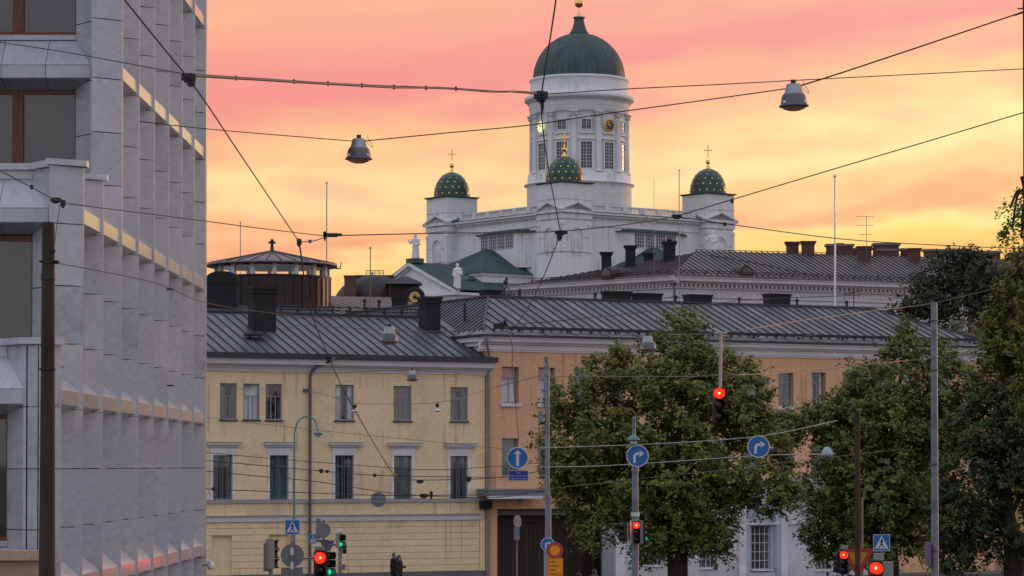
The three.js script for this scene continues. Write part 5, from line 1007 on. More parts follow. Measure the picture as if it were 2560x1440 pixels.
const F_UP = face(256, 256, (x) => { roundBase(x); x.fillStyle = SW; x.fillRect(110, 80, 36, 144); poly2(x, [[128, 30], [178, 84], [128, 74], [78, 84]], SW); });
const F_CROSS = face(256, 256, (x) => {
  x.fillStyle = SW; x.fillRect(0, 0, 256, 256); x.fillStyle = '#17649f'; x.fillRect(7, 7, 242, 242); poly2(x, [[128, 22], [236, 222], [20, 222]], SW);
  x.fillStyle = '#10110f'; x.beginPath(); x.arc(130, 72, 13, 0, 7); x.fill();
  poly2(x, [[118, 86], [146, 86], [160, 122], [150, 128], [140, 110], [140, 138], [172, 196], [156, 200], [128, 158], [100, 200], [84, 196], [114, 140], [112, 112], [98, 130], [90, 122]], '#10110f');
  for (const a of [38, 80, 128, 176]) poly2(x, [[a, 204], [a + 26, 204], [a + 30, 217], [a - 2, 217]], '#10110f');
});
const F_TAXI = face(512, 272, (x) => { x.fillStyle = SW; x.fillRect(0, 0, 512, 272); x.fillStyle = '#122f86'; x.fillRect(10, 10, 492, 252); x.fillStyle = '#8fa0cf'; x.textAlign = 'center'; x.font = 'bold 58px sans-serif'; x.fillText('Taxi', 256, 78); x.font = 'bold 62px sans-serif'; x.fillText('Kaiken varten autot', 256, 160, 468); x.fillText('asiamies sallittu kuljetus', 256, 236, 468); });
const F_RING = face(256, 256, (x) => { x.fillStyle = '#b33a32'; x.fillRect(0, 0, 256, 256); x.fillStyle = '#f0930f'; x.beginPath(); x.arc(128, 128, 78, 0, 7); x.fill(); });
const F_BOARD = face(256, 400, (x) => { x.fillStyle = '#ef9410'; x.fillRect(0, 0, 256, 400); x.strokeStyle = '#2a1a06'; x.lineWidth = 5; x.strokeRect(4, 4, 248, 392); x.fillStyle = '#5a3406'; x.font = 'bold 34px sans-serif'; ['Huolto', 'katkaistu', 'kaikille', 'sallittu ajo-lupa', 'tonteille', 'ei paluu', 'sallittu'].forEach((s, i) => x.fillText(s, 22, 56 + i * 48, 212)); });
const F_YIELD = face(256, 256, (x) => { x.fillStyle = '#b32620'; x.fillRect(0, 0, 256, 256); poly2(x, [[56, 226], [200, 226], [128, 96]], '#e8820c'); });
const keep = (g) => { g.userData.keepUV = true; return g; };
function roundSign(parent, p, r, mat, name = 'sign_plate') {
  const d = cyl(r, r, 0, 0.03, 0, 0, 40); d.rotateX(Math.PI / 2); d.translate(p.x, p.y, p.z - 0.035); const m = mesh(name, d, M.signBack, parent);
  if (mat) { const f = keep(new THREE.CircleGeometry(r * 0.985, 40)); f.translate(p.x, p.y, p.z); mesh('sign_face', f, mat, m); const ring = new THREE.TorusGeometry(r * 0.985, 0.012, 6, 40); ring.translate(p.x, p.y, p.z); mesh('sign_rim', ring, M.signWhite, m); }
  return m;
}
function rectSign(parent, p, w, h, mat, name = 'sign_plate') {
  const m = mesh(name, box(p.x - w / 2, p.x + w / 2, p.y - h / 2, p.y + h / 2, p.z - 0.03, p.z - 0.004), M.signBack, parent);
  if (mat) { const f = keep(new THREE.PlaneGeometry(w * 0.99, h * 0.99)); f.translate(p.x, p.y, p.z); mesh('sign_face', f, mat, m); }
  return m;
}
const rooted = (name, label, category, px, Z, group) => { const x = at(px, 1300, Z).x; const T = thing(name, label, category, [x, 0, -Z], 0, group); T.userData.rel = undefined; delete T.userData.rel; return [T, (qx, qy, dz = 0) => at(qx, qy, Z + dz).sub(V(x, 0, -Z))]; };
const hung = (name, label, category, px, py, Z, group) => { const p = at(px, py, Z), T = thing(name, label, category, [p.x, p.y, p.z], 0, group); return [T, (qx, qy, dz = 0) => at(qx, qy, Z + dz).sub(p)]; };

// ---------------------------------------------------------------- traffic signals
function signalHead(T, p, turn = 0, { on = 'red', s = 1, cells = 3, body = M.signalBlack, back = null } = {}) {
  const h = new THREE.Group(); h.name = 'signal_head'; h.position.copy(p); h.rotation.y = turn; h.scale.setScalar(s); T.add(h);
  const H = 0.29 * cells;
  mesh('housing', [box(-0.155, 0.155, -H / 2, H / 2, -0.17, 0), box(-0.12, 0.12, H / 2, H / 2 + 0.03, -0.15, -0.02), box(-0.12, 0.12, -H / 2 - 0.03, -H / 2, -0.15, -0.02)], body, h);
  if (back) mesh('back_board', [box(-0.27, -0.16, -H / 2 - 0.05, H / 2 + 0.05, -0.06, -0.03), box(0.16, 0.27, -H / 2 - 0.05, H / 2 + 0.05, -0.06, -0.03), box(-0.155, 0.155, H / 2 + 0.035, H / 2 + 0.10, -0.06, -0.03)], back, h);
  for (let k = 0; k < cells; k++) {
    const y = H / 2 - 0.145 - 0.29 * k, lit = (on === 'red' && k === 0) || (on === 'green' && k === cells - 1);
    const l = new THREE.SphereGeometry(0.142, 18, 8, 0, Math.PI * 2, 0, 1.1); l.rotateX(Math.PI / 2); l.scale(1, 1, 0.45); l.translate(0, y, -0.025);
    mesh(lit ? (on === 'red' ? 'red_lamp' : 'green_lamp') : 'dark_lens', l, lit ? (on === 'red' ? M.redOn : M.greenOn) : M.lensOff, h);
    mesh('visor', (() => { const a = new THREE.CylinderGeometry(0.128, 0.128, 0.2, 20, 1, true, 0, Math.PI * 1.35); const b = new THREE.CylinderGeometry(0.138, 0.138, 0.2, 20, 1, true, 0, Math.PI * 1.35); const m = merge([a, b]); m.rotateX(Math.PI / 2); m.rotateZ(-Math.PI * 0.175); m.translate(0, y, 0.1); return m; })(), M.signalBlack, h);
    if (lit && on === 'red') { const c2 = new THREE.SphereGeometry(0.07, 16, 8, 0, Math.PI * 2, 0, 1.1); c2.rotateX(Math.PI / 2); c2.scale(1, 1, 0.4); c2.translate(0, y, 0.012); mesh('red_lamp_core', c2, M.redCore, h); }
    if (lit) { const pl = new THREE.PointLight(new THREE.Color(on === 'red' ? 1 : 0.05, on === 'red' ? 0.07 : 1, on === 'red' ? 0.03 : 0.55), on === 'red' ? 1.1 : 0.05); pl.castShadow = true; pl.shadow.radius = 3; pl.position.set(0, y, 0.06); h.add(pl); }
  }
  return h;
}
{ // signal hung over the street
  const [T, r] = hung('hanging_signal', 'traffic signal glowing red, hung on a rod in front of the tree', 'traffic light', 1802, 832, 70);
  mesh('rod', [bar(r(1802, 832), r(1800, 968), 0.045, 10), box(-0.16, 0.16, -0.03, 0.03, -0.05, 0.05)], std(0.42, 0.34, 0.35, { roughness: 0.5 }), T);
  signalHead(T, r(1798, 1012), 0, { on: 'red', s: 1.0 });
}
{ // pole with lantern, round arrow sign and signals
  const [T, r] = rooted('signal_pole', 'grey pole with green lantern, round blue arrow sign and red signal below', 'traffic light', 1588, 83);
  mesh('pole', [cyl(0.115, 0.095, 0, r(1588, 1172).y, 0, 0, 16), cyl(0.12, 0.10, r(1588, 1178).y, r(1588, 1168).y, 0, 0, 16), cyl(0.06, 0.05, r(1588, 1168).y, r(1584, 1046).y, -0.03, 0, 12), ball(0.055, -0.03, r(1584, 1046).y, 0, 10)], M.steel, T);
  const l = r(1583, 1100); mesh('lantern_hood', (() => { const g = lathe([[0.02, 0.16], [0.09, 0.12], [0.18, 0.03], [0.19, -0.02], [0.12, -0.03]], 20); g.translate(l.x, l.y, 0.12); return g; })(), M.mint, T);
  mesh('lantern_glass', cyl(0.10, 0.11, l.y - 0.11, l.y - 0.03, l.x, 0.12, 16), M.porcelain, T);
  const s = r(1593, 1140); s.z = 0.2; roundSign(T, s, 0.325, F_RIGHT);
  const t = r(1588, 1286); mesh('tape', cyl(0.125, 0.125, t.y - 0.06, t.y + 0.06, 0, 0, 16), M.signWhite, T);
  const h = r(1590, 1330); h.z = 0.3; signalHead(T, h, 0, { on: 'red', s: 0.72, back: M.signalGrey });
  const a = r(1560, 1330); a.z = 0.05; signalHead(T, a, -1.75, { on: 'green', s: 0.62 }); const b = r(1614, 1332); b.z = 0.05; signalHead(T, b, 1.65, { on: 'green', s: 0.62 });
}
{ // red signal at the left
  const [T, r] = rooted('signal_post', 'post with a red signal and a sideways signal, before the yellow house', 'traffic light', 800, 72);
  mesh('pole', cyl(0.055, 0.05, 0, r(800, 1368).y, 0.05, -0.12, 12), M.steel, T);
  const h = r(801, 1425); h.z = 0.05; signalHead(T, h, 0.05, { on: 'red', s: 1.1 });
  const g = r(817, 1410); g.z = -0.25; g.x += 0.05; signalHead(T, g, 1.15, { on: 'green', s: 0.72 });
  const b = r(795, 1374); mesh('button_box', box(b.x - 0.09, b.x + 0.1, b.y - 0.09, b.y + 0.08, -0.2, -0.05), M.signalGrey, T);
  const q = r(750, 1396); mesh('side_arm', bar(V(q.x, q.y, -0.1), V(0.05, q.y, -0.1), 0.025), M.steel, T);
}
{
  const [T, r] = rooted('signal_post', 'grey signal seen from behind, visors pointing right, beside the round sign back', 'traffic light', 677, 72);
  mesh('pole', cyl(0.06, 0.055, 0, r(677, 1410).y, 0, -0.05, 12), M.mint, T);
  mesh('back_board', (() => { const p = r(668, 1385); return box(p.x - 0.1, p.x + 0.04, p.y - 0.45, p.y + 0.28, -0.1, -0.04); })(), M.signalGrey, T);
  const p = r(682, 1385); signalHead(T, p, 2.0, { on: 'none', cells: 3, s: 0.85, body: M.signalGrey });
}
{
  const [T, r] = rooted('signal_post', 'slim pole with a green signal facing right', 'traffic light', 850, 96);
  mesh('pole', cyl(0.07, 0.06, 0, r(850, 1332).y, 0, 0, 12), M.steel, T);
  const p = r(852, 1352); p.z = 0.12; signalHead(T, p, 1.2, { on: 'green', cells: 2, s: 0.78, body: M.signalGrey });
  const q = r(857, 1372); q.z = -0.05; signalHead(T, q, 1.6, { on: 'none', cells: 2, s: 0.6, body: M.signalGrey });
  const c = r(851, 1327); mesh('camera_box', box(c.x - 0.09, c.x + 0.1, c.y - 0.03, c.y + 0.07, -0.1, 0.15), M.porcelain, T);
  const a = r(822, 1363); mesh('side_arm', bar(V(a.x, a.y, 0), V(0, a.y + 0.03, 0), 0.03), M.pipeDark, T);
}
{
  const [T, r] = rooted('signal_post', 'red signal with side visors next to the thin brown post', 'traffic light', 2108, 86);
  mesh('pole', cyl(0.06, 0.055, 0, r(2108, 1368).y, 0, -0.12, 12), M.steel, T);
  const p = r(2108, 1406); p.z = 0.1; signalHead(T, p, 0.05, { on: 'red', s: 0.80, back: null, body: M.signalBlack });
  const q = r(2092, 1406); q.z = -0.05; signalHead(T, q, -1.4, { on: 'none', s: 0.7 });
  const u = r(2112, 1368); mesh('cap_box', box(u.x - 0.1, u.x + 0.1, u.y - 0.06, u.y + 0.05, -0.15, 0.05), M.signalGrey, T);
}
{
  const [T, r] = rooted('signal_post', 'bright red signal under the crossing sign at lower right', 'traffic light', 2190, 68);
  mesh('pole', cyl(0.06, 0.055, 0, r(2190, 1402).y, 0.05, -0.15, 12), M.steel, T);
  const p = r(2188, 1452); p.z = 0.1; signalHead(T, p, 0, { on: 'red', s: 1.08 });
  const b = r(2218, 1420); mesh('grey_cabinet', box(b.x - 0.13, b.x + 0.15, b.y - 0.6, b.y + 0.15, -0.2, 0), M.signalGrey, T);
  const u = r(2198, 1394); mesh('cap_box', box(u.x - 0.12, u.x + 0.12, u.y - 0.07, u.y + 0.1, -0.2, 0), M.signalGrey, T);
}
// ---------------------------------------------------------------- signs
{
  const [T, r] = hung('overhead_sign', 'round blue straight-ahead sign with small blue taxi board below', 'sign', 1294, 1145, 83); roundSign(T, V(0, 0, 0.05), 0.315, F_UP);
  rectSign(T, r(1296, 1189).setZ(0.05), 0.60, 0.31, F_TAXI, 'text_plate'); mesh('bracket', [bar(r(1294, 1100), r(1296, 1200), 0.018)], M.pipeDark, T);
}
{ const [T, r] = hung('overhead_sign', 'round blue right-turn sign hung on wires among the leaves', 'sign', 1896, 1117, 83); roundSign(T, V(0, 0, 0.05), 0.325, F_RIGHT); mesh('bracket', bar(r(1896, 1088), r(1896, 1146), 0.018), M.pipeDark, T); }
{
  const [T, r] = rooted('sign_post', 'striped post with crossing sign above a round sign seen from behind', 'sign', 730, 96);
  const top = r(730, 1335).y; for (let k = 0; k < 26; k++) mesh('pole_band', cyl(0.055, 0.055, top - 0.24 * (k + 1) + 0.002, top - 0.24 * k, 0, -0.07, 12), k % 2 ? M.signBack : M.signWhite, T);
  const c = r(731, 1318); rectSign(T, c.clone().setZ(0.02), 0.51, 0.51, F_CROSS, 'crossing_plate');
  const d = r(730, 1389); roundSign(T, d.clone().setZ(-0.12), 0.40, null, 'round_plate');
  const b = r(729, 1434); rectSign(T, b.clone().setZ(-0.13), 0.75, 0.40, null, 'lower_plate');
  const e = r(731, 1340); mesh('clamp', cyl(0.09, 0.06, e.y - 0.12, e.y + 0.04, 0, -0.05, 10), std(0.30, 0.24, 0.22), T);
}
{
  const [T, r] = rooted('sign_post', 'blue-grey sign backs and small crossing sign clustered on one post', 'sign', 809, 118);
  mesh('pole', cyl(0.05, 0.05, 0, r(809, 1300).y, 0, -0.06, 12), M.pipeDark, T);
  roundSign(T, r(808, 1326).setZ(0.02), 0.32, null, 'round_plate'); rectSign(T, r(796, 1322).setZ(-0.01), 0.2, 0.85, null, 'narrow_plate'); rectSign(T, r(783, 1347).setZ(0.05), 0.27, 0.42, F_CROSS, 'crossing_plate');
  const q = r(818, 1362), g = poly([[-0.32, 0.18], [0.32, 0.18], [0.05, -0.42], [-0.05, -0.42]], -0.02, 0); g.translate(q.x, q.y, 0.01); mesh('triangle_plate', g, std(0.10, 0.09, 0.13), T);
  const s = r(800, 1352); mesh('street_plate', box(s.x - 0.4, s.x + 0.35, s.y - 0.06, s.y + 0.05, 0.0, 0.02), std(0.09, 0.09, 0.14), T);
}
{
  const [T, r] = rooted('sign_post', 'blue and white crossing sign on a post at lower right', 'sign', 2205, 100);
  mesh('pole', cyl(0.05, 0.05, 0, r(2205, 1372).y, 0, -0.08, 12), M.pipeDark, T); rectSign(T, r(2204, 1357), 0.60, 0.60, F_CROSS, 'crossing_plate');
}
{
  const [T, r] = rooted('yield_sign', 'yellow and red downward triangle sign behind the thin brown post', 'sign', 2150, 110);
  const top = r(2150, 1243).y; mesh('pole', cyl(0.04, 0.035, 0, top, 0.1, -0.05, 10), std(0.30, 0.25, 0.15), T);
  const g = keep(new THREE.ShapeGeometry(new THREE.Shape([V(-0.68, 0.36, 0), V(0.68, 0.36, 0), V(0, -0.82, 0)].map((v) => new THREE.Vector2(v.x, v.y)))));
  const uv = g.attributes.uv, pp = g.attributes.position; for (let i = 0; i < pp.count; i++) uv.setXY(i, pp.getX(i) / 1.36 + 0.5, 0.02 + (pp.getY(i) + 0.82) / 1.18 * 0.96 * 0.98);
  const c = r(2144, 1394); g.translate(c.x, c.y, 0.02); const bk = poly([[-0.68, 0.36], [0.68, 0.36], [0, -0.82]], -0.03, 0.0); bk.translate(c.x, c.y, 0.01); const m = mesh('triangle_plate', bk, M.signRed, T);
  const inner = poly([[-0.40, 0.2], [0.40, 0.2], [0, -0.5]], 0.012, 0.018); inner.translate(c.x, c.y, 0.01); mesh('triangle_centre', inner, M.signYellow, m);
}
{
  const [T, r] = rooted('no_entry_sign', 'red-rimmed yellow round sign over an orange text board', 'sign', 1387, 94);
  mesh('pole', cyl(0.03, 0.03, 0, r(1387, 1360).y, 0, -0.05, 10), M.pipeDark, T);
  const p = r(1387, 1376); const d = cyl(0.285, 0.285, 0, 0.03, 0, 0, 40); d.rotateX(Math.PI / 2); d.translate(p.x, p.y, -0.035); const m = mesh('sign_plate', d, M.signBack, T); const f = keep(new THREE.CircleGeometry(0.28, 40)); f.translate(p.x, p.y, 0); mesh('sign_face', f, F_RING, m);
  rectSign(T, r(1388, 1438).setZ(0.03), 0.55, 1.18, F_BOARD, 'text_board');
}
{
  const [T, r] = rooted('sign_post', 'small grey oval sign back with box on a thin pole in the gateway', 'sign', 1292, 128);
  mesh('pole', cyl(0.04, 0.035, 0, r(1292, 1300).y, 0, -0.03, 10), M.steel, T);
  const a = cyl(0.3, 0.3, 0, 0.03, 0, 0, 28); a.rotateX(Math.PI / 2); a.rotateY(0.95); const p = r(1293, 1304); a.translate(p.x, p.y, 0.02); mesh('oval_plate', a, M.steel, T);
  const q = r(1292, 1334); mesh('timetable_box', box(q.x - 0.13, q.x + 0.13, q.y - 0.3, q.y + 0.3, 0.01, 0.09), M.steel, T);
}
{ const [T, r] = hung('disc_sign', 'round grey weathered disc hung among the tram wires', 'sign', 946, 1249, 112); roundSign(T, V(0, 0, 0), 0.305, null, 'round_plate'); mesh('stiffener', [box(-0.25, 0.25, 0.05, 0.09, 0.0, 0.03), box(-0.25, 0.25, -0.12, -0.08, 0.0, 0.03)], M.pipe, T); }

// ---------------------------------------------------------------- poles
{
  const [T, r] = rooted('wooden_pole', 'thick dark weathered wooden pole in front of the marble block', 'pole', 118, 44);
  mesh('shaft', cyl(0.155, 0.098, 0, r(118, 556).y, 0, 0, 20), M.wood, T);
  const k = r(118, 654); mesh('iron_band', [cyl(0.115, 0.115, k.y - 0.02, k.y + 0.02, 0, 0, 16), bar(V(-0.13, k.y, 0.06), V(0.16, k.y, 0.06), 0.018), bar(V(0.0, k.y, 0.1), V(0.1, k.y + 0.14, 0.1), 0.02), ball(0.035, 0.1, k.y + 0.16, 0.1, 8)], M.cable, T);
  const w = r(116, 692); mesh('dark_band', cyl(0.117, 0.115, w.y - 0.05, w.y + 0.05, 0, 0, 20), M.black, T);
  const v = r(116, 922); mesh('lower_band', cyl(0.132, 0.132, v.y - 0.015, v.y + 0.015, 0, 0, 20), M.black, T);
}
{
  const [T, r] = rooted('steel_pole', 'tall pale grey steel pole rising between the trees at right', 'pole', 2337, 82);
  mesh('shaft', cyl(0.118, 0.09, 0, r(2337, 755).y, 0, 0, 18), M.steel, T); for (const py of [802, 925, 1160, 1378]) { const p = r(2337, py); mesh('strap', cyl(0.125, 0.125, p.y - 0.02, p.y + 0.02, 0, 0, 18), M.pipeDark, T); }
  const q = r(2320, 1385); mesh('side_plate', box(q.x - 0.05, q.x + 0.05, q.y - 0.35, q.y + 0.35, -0.3, 0.3), std(0.16, 0.13, 0.18), T);
}
{ const [T, r] = rooted('brown_post', 'thin rusty brown post standing before the pointed tree', 'pole', 2144, 90); mesh('shaft', cyl(0.10, 0.082, 0, r(2143, 1034).y, 0, 0, 16), M.woodRed, T); mesh('cap', cyl(0.086, 0.07, r(2143, 1034).y + 0.002, r(2143, 1034).y + 0.04, 0, 0, 16), M.woodRed, T); }
{
  const [T, r] = rooted('steel_pole', 'grey steel pole with hook and small arrow sign left of the big tree', 'pole', 1366, 98);
  mesh('shaft', [cyl(0.115, 0.108, 0, r(1366, 1240).y, 0.06, 0, 16), cyl(0.09, 0.075, r(1366, 1240).y, r(1363, 905).y, 0.03, 0, 16), cyl(0.07, 0.08, r(1363, 905).y, r(1363, 893).y, 0, 0, 16)], M.steel, T);
  for (const py of [915, 938]) { const p = r(1363, py); mesh('collar', cyl(0.10, 0.10, p.y - 0.04, p.y + 0.04, 0.02, 0, 16), M.steel, T); }
  const b = r(1352, 1041); mesh('box', box(b.x - 0.1, b.x + 0.08, b.y - 0.2, b.y + 0.2, -0.05, 0.12), M.steel, T);
  mesh('hook', tube([r(1365, 1123), r(1353, 1123), r(1347, 1132), r(1349, 1162)], 0.03, 16, 8), M.steel, T);
  roundSign(T, r(1369, 1361).setZ(0.2), 0.235, F_RIGHT); const g = r(1366, 1398); mesh('sheath', cyl(0.15, 0.15, 0, g.y + 0.3, 0.06, 0, 16), std(0.33, 0.30, 0.31), T);
}
{ const [T, r] = rooted('edge_pole', 'dark pole cropped by the right edge, carrying the span wires', 'pole', 2573, 60); mesh('shaft', cyl(0.12, 0.09, 0, r(2568, -120).y, 0, 0, 16), M.wood, T); mesh('wire_bracket', [bar(r(2566, 28), r(2536, 38), 0.02), bar(r(2566, 20), r(2544, 22), 0.015)], M.cable, T); }
for (const [name, label, px, py0, py1, Z, r0, mat] of [
  ['flag_pole', 'white flagpole standing before the brown palace roof', 2087, 440, 800, 205, 0.10, M.porcelain],
  ['roof_mast', 'tall thin mast behind the lookout roof, crossing the insulator wire', 817, 457, 740, 190, 0.055, M.pipe],
  ['roof_mast', 'short thin mast at the left behind the conical roof', 601, 556, 740, 215, 0.05, M.pipe],
  ['roof_mast', 'dark mast with small tip in front of the domed house', 926, 620, 770, 190, 0.05, M.pipeDark],
  ['roof_mast', 'grey mast before the far right corner tower', 1698, 426, 680, 255, 0.06, M.pipe],
  ['roof_mast', 'faint thin aerial right of the drum', 1635, 450, 680, 262, 0.03, M.pipe],
]) { const a = at(px, py0, Z), T = thing(name, label, 'mast', [a.x, 0, a.z]), k = rise(-Z); mesh('mast', cyl(r0, r0 * 0.6, k, a.y, 0, 0, 10), mat, T); mesh('knob', ball(r0 * 1.3, 0, a.y, 0, 8), mat, T); }
{
  const a = at(2166, 540, 268), T = thing('tv_aerial', 'thin television aerial above the chimneys', 'aerial', [a.x, 0, a.z]);
  mesh('mast', cyl(0.03, 0.025, at(2166, 660, 268).y, a.y, 0, 0, 6), M.pipeDark, T); for (const [py, w] of [[541, 0.95], [563, 1.0], [586, 0.75]]) mesh('boom', bar(V(-w, at(2166, py, 268).y, 0), V(w * 0.7, at(2166, py, 268).y, 0), 0.022, 6), M.pipeDark, T);
}
{
  const a = at(2130, 742, 166), T = thing('roof_aerial', 'tilted rooftop aerial at the right end of the orange ridge', 'aerial', [a.x, 0, a.z]);
  const y = a.y; mesh('mast', cyl(0.03, 0.03, y - 1.2, y + 0.3, 0.1, 0, 6), M.black, T); mesh('boom', bar(V(-0.5, y + 0.12, 0), V(0.5, y + 0.35, 0), 0.025), M.black, T); for (let k = 0; k < 4; k++) mesh('element', bar(V(-0.45 + k * 0.28, y - 0.18 + k * 0.06, 0), V(-0.38 + k * 0.28, y + 0.5 + k * 0.05, 0), 0.02), M.black, T);
}
// ---------------------------------------------------------------- lamps
{
  const R = 0.29;
  const build = (label, px, py, Z, scale = 1, tone = 0) => {
    const p = at(px, py, Z), T = thing('hanging_lamp', label, 'street lamp', [p.x, p.y, p.z], 0, 'street lamps hung on span wires'); T.scale.setScalar(scale); T.rotation.z = (hash(px, py) - 0.5) * 0.10;
    mesh('upper_housing', lathe([[0, 1.62 * R], [0.47 * R, 1.62 * R], [0.5 * R, 1.56 * R], [0.66 * R, 0.98 * R], [0.72 * R, 0.98 * R], [0.72 * R, 0.90 * R]], 10), M.lampMetal, T);
    mesh('lower_housing', lathe([[0.74 * R, 0.90 * R], [0.84 * R, 0.75 * R], [0.92 * R, 0.22 * R], [0.98 * R, 0.16 * R]], 24), M.lampDark, T);
    mesh('rim', lathe([[0.90 * R, 0.16 * R], [1.02 * R, 0.15 * R], [1.04 * R, 0.03 * R], [0.90 * R, 0.0]], 28), M.lampDark, T);
    mesh('glass_bowl', lathe([[0.90 * R, 0.02 * R], [0.70 * R, -0.14 * R], [0.38 * R, -0.24 * R], [0, -0.27 * R]], 28), M.lampGlass, T);
    mesh('clamp', [box(-0.17 * R, 0.17 * R, 1.66 * R, 1.92 * R, -0.14 * R, 0.14 * R), cyl(0.09 * R, 0.12 * R, 1.6 * R, 1.68 * R, 0, 0, 8)], M.cable, T);
    for (const sx of [-1, 1]) mesh('latch', box(sx * 0.72 * R - 0.09 * R, sx * 0.72 * R + 0.09 * R, 0.24 * R, 0.40 * R, 0.56 * R, 0.70 * R), M.porcelain, T);
    mesh('supply_loop', tube([V(0.55 * R, 1.45 * R, 0), V(0.85 * R, 1.1 * R, 0), V(1.08 * R, 0.95 * R, 0), V(1.0 * R, 1.2 * R, 0), V(0.72 * R, 1.6 * R, 0), V(0.68 * R, 1.95 * R, 0)], 0.006, 20, 5), M.cable, T);
    return T;
  };
  build('bell-shaped street lamp on the span wire at upper right, reddish glass showing', 1985, 268, 56.5); build('dirty bell-shaped street lamp hung against the sky left of the cathedral', 897, 400, 62);
  build('pale bell-shaped street lamp before the yellow house roof', 972, 856, 84); build('bell-shaped street lamp at the top of the big tree crown', 1620, 876, 91); build('small bell-shaped lamp before the yellow wall under its cornice', 1031, 950, 134); build('small bell-shaped lamp at the left shoulder of the big tree', 1517, 938, 126);
  for (const [px, py, label] of [[887, 1020, 'tiny white-shaded wire lamp beside an upper window of the yellow house'], [1093, 1018, 'tiny white-shaded wire lamp between two upper windows of the yellow house']]) {
    const Z = 136, p = at(px, py, Z), T = thing('wire_lamp', label, 'street lamp', [p.x, p.y, p.z], 0, 'small lamps on the wire before the yellow house');
    mesh('junction_ball', [ball(0.10, 0, 0.09, 0, 12), cyl(0.025, 0.025, -0.1, 0.05, 0, 0, 6)], M.cable, T); mesh('shade', lathe([[0.02, -0.05], [0.10, -0.11], [0.18, -0.14], [0.185, -0.17], [0.08, -0.21], [0.0, -0.24]], 16), M.porcelain, T);
  }
}
{
  const [T, r] = rooted('gooseneck_lamp', 'slim green gooseneck street lamp curving over the rain pipe', 'street lamp', 735, 120);
  const R0 = r(735, 1100);
  mesh('pole', [cyl(0.075, 0.055, 0, r(735, 1200).y, 0, 0, 12), cyl(0.055, 0.04, r(735, 1200).y, R0.y, 0.01, 0, 12)], M.mint, T);
  mesh('neck', tube([V(0.01, R0.y - 0.05, 0), r(737, 1078), r(748, 1050), r(767, 1041), r(785, 1048), r(793, 1066), r(795, 1078)], 0.036, 30, 8), M.mint, T);
  const l = r(795, 1082); const hd = lathe([[0.03, 0.07], [0.13, 0.05], [0.20, 0.0], [0.21, -0.05], [0.17, -0.09]], 20); hd.translate(l.x, l.y, 0); mesh('lamp_hood', hd, M.mint, T);
  mesh('lamp_bowl', (() => { const g = lathe([[0.16, -0.09], [0.13, -0.15], [0.05, -0.18], [0, -0.19]], 16); g.translate(l.x, l.y, 0); return g; })(), M.porcelain, T);
}
{ const p = at(2068, 1133, 96), T = thing('wire_lamp', 'pale glass lamp half hidden in leaves left of the brown post', 'street lamp', [p.x, p.y, p.z]); mesh('shade', lathe([[0.03, 0.22], [0.12, 0.18], [0.2, 0.02], [0.21, -0.08], [0.1, -0.14], [0, -0.16]], 16), M.paleBlue, T); mesh('stem', cyl(0.02, 0.02, 0.2, 0.42, 0, 0, 6), M.cable, T); }

// ---------------------------------------------------------------- overhead wires
const wires = [];
function wire(label, pts, r, mat = M.cable, clamps = []) {
  const P = pts.map(([x, y, z]) => at(x, y, z)), o = P[0].clone(), T = thing('overhead_cable', label, 'cable', [o.x, o.y, o.z], 0, 'wires strung across the street');
  const rr = Array.isArray(r) ? r : [r];
  mesh('strand', tube(P.map((p) => p.sub(o)), rr[0] * 0.9, Math.max(24, pts.length * 12), 6), mat, T);
  for (const [x, y, z, w, h = w * 0.6] of clamps) { const p = at(x, y, z).sub(o), k = z / 7000; mesh('clamp', merge([box(p.x - w * k / 2, p.x + w * k / 2, p.y - h * k / 2, p.y + h * k / 2, p.z - 0.03, p.z + 0.03), box(p.x - w * k * 0.3, p.x + w * k * 0.25, p.y - h * k * 0.85, p.y + h * k * 0.6, p.z - 0.025, p.z + 0.025)]), M.cable, T); }
  return T;
}
wire('thick slanting wire crossing the marble block down to a joint above the lookout', [[300, -15, 24], [395, 103, 25.5], [470, 195, 27], [600, 385, 34], [748, 605, 45]], 0.0095, M.cable, [[472, 193, 27, 36, 16], [478, 208, 27, 20, 10], [748, 605, 45, 12, 14]]);
wire('thin wire continuing from the joint down across the dark roof', [[748, 605, 45], [753, 640, 47], [765, 720, 56], [790, 815, 68], [822, 892, 80]], 0.016, M.cable, [[822, 895, 80, 16, 12]]);
wire('grey wire slanting over the yellow facade to a bright clamp', [[822, 892, 80], [845, 945, 88], [887, 1025, 100], [985, 1187, 118], [1036, 1246, 126]], 0.022, M.wire).add((() => { const p = at(987, 1189, 118).sub(at(822, 892, 80)), q = at(982, 1183, 117.2).sub(at(822, 892, 80)); const m = mesh('brass_ferrule', bar(p, q, 0.05, 10), M.gold, new THREE.Group()); return m; })());
wire('thick black bundled cable drooping across the sky to the drum', [[462, 186, 27], [515, 190, 28], [590, 195, 29.5], [660, 199, 31], [735, 204, 33], [820, 209, 35], [905, 214, 37], [985, 218, 39], [1065, 219, 41], [1140, 222, 43], [1230, 229, 45.5], [1300, 229, 47.5], [1340, 233, 48.5]], 0.021, M.black, [[590, 194, 29.5, 5, 8], [735, 203, 33, 5, 8], [820, 208, 35, 5, 8], [905, 213, 37, 5, 8], [985, 217, 39, 5, 8], [1065, 219, 41, 5, 8], [1140, 221, 43, 5, 8]]);
wire('thin twin strand running above the thick bundled cable', [[462, 184, 27.2], [650, 196, 31], [900, 211, 37], [1150, 221, 43], [1345, 236, 48.7]], 0.006);
wire('long thin wire from the drum insulator to the right edge', [[1352, 236, 49], [1575, 222, 51], [1800, 211, 53], [2080, 196, 56], [2562, 172, 60]], 0.0105, M.cable, [[1352, 238, 49, 36, 18], [1354, 250, 49, 20, 10]]);
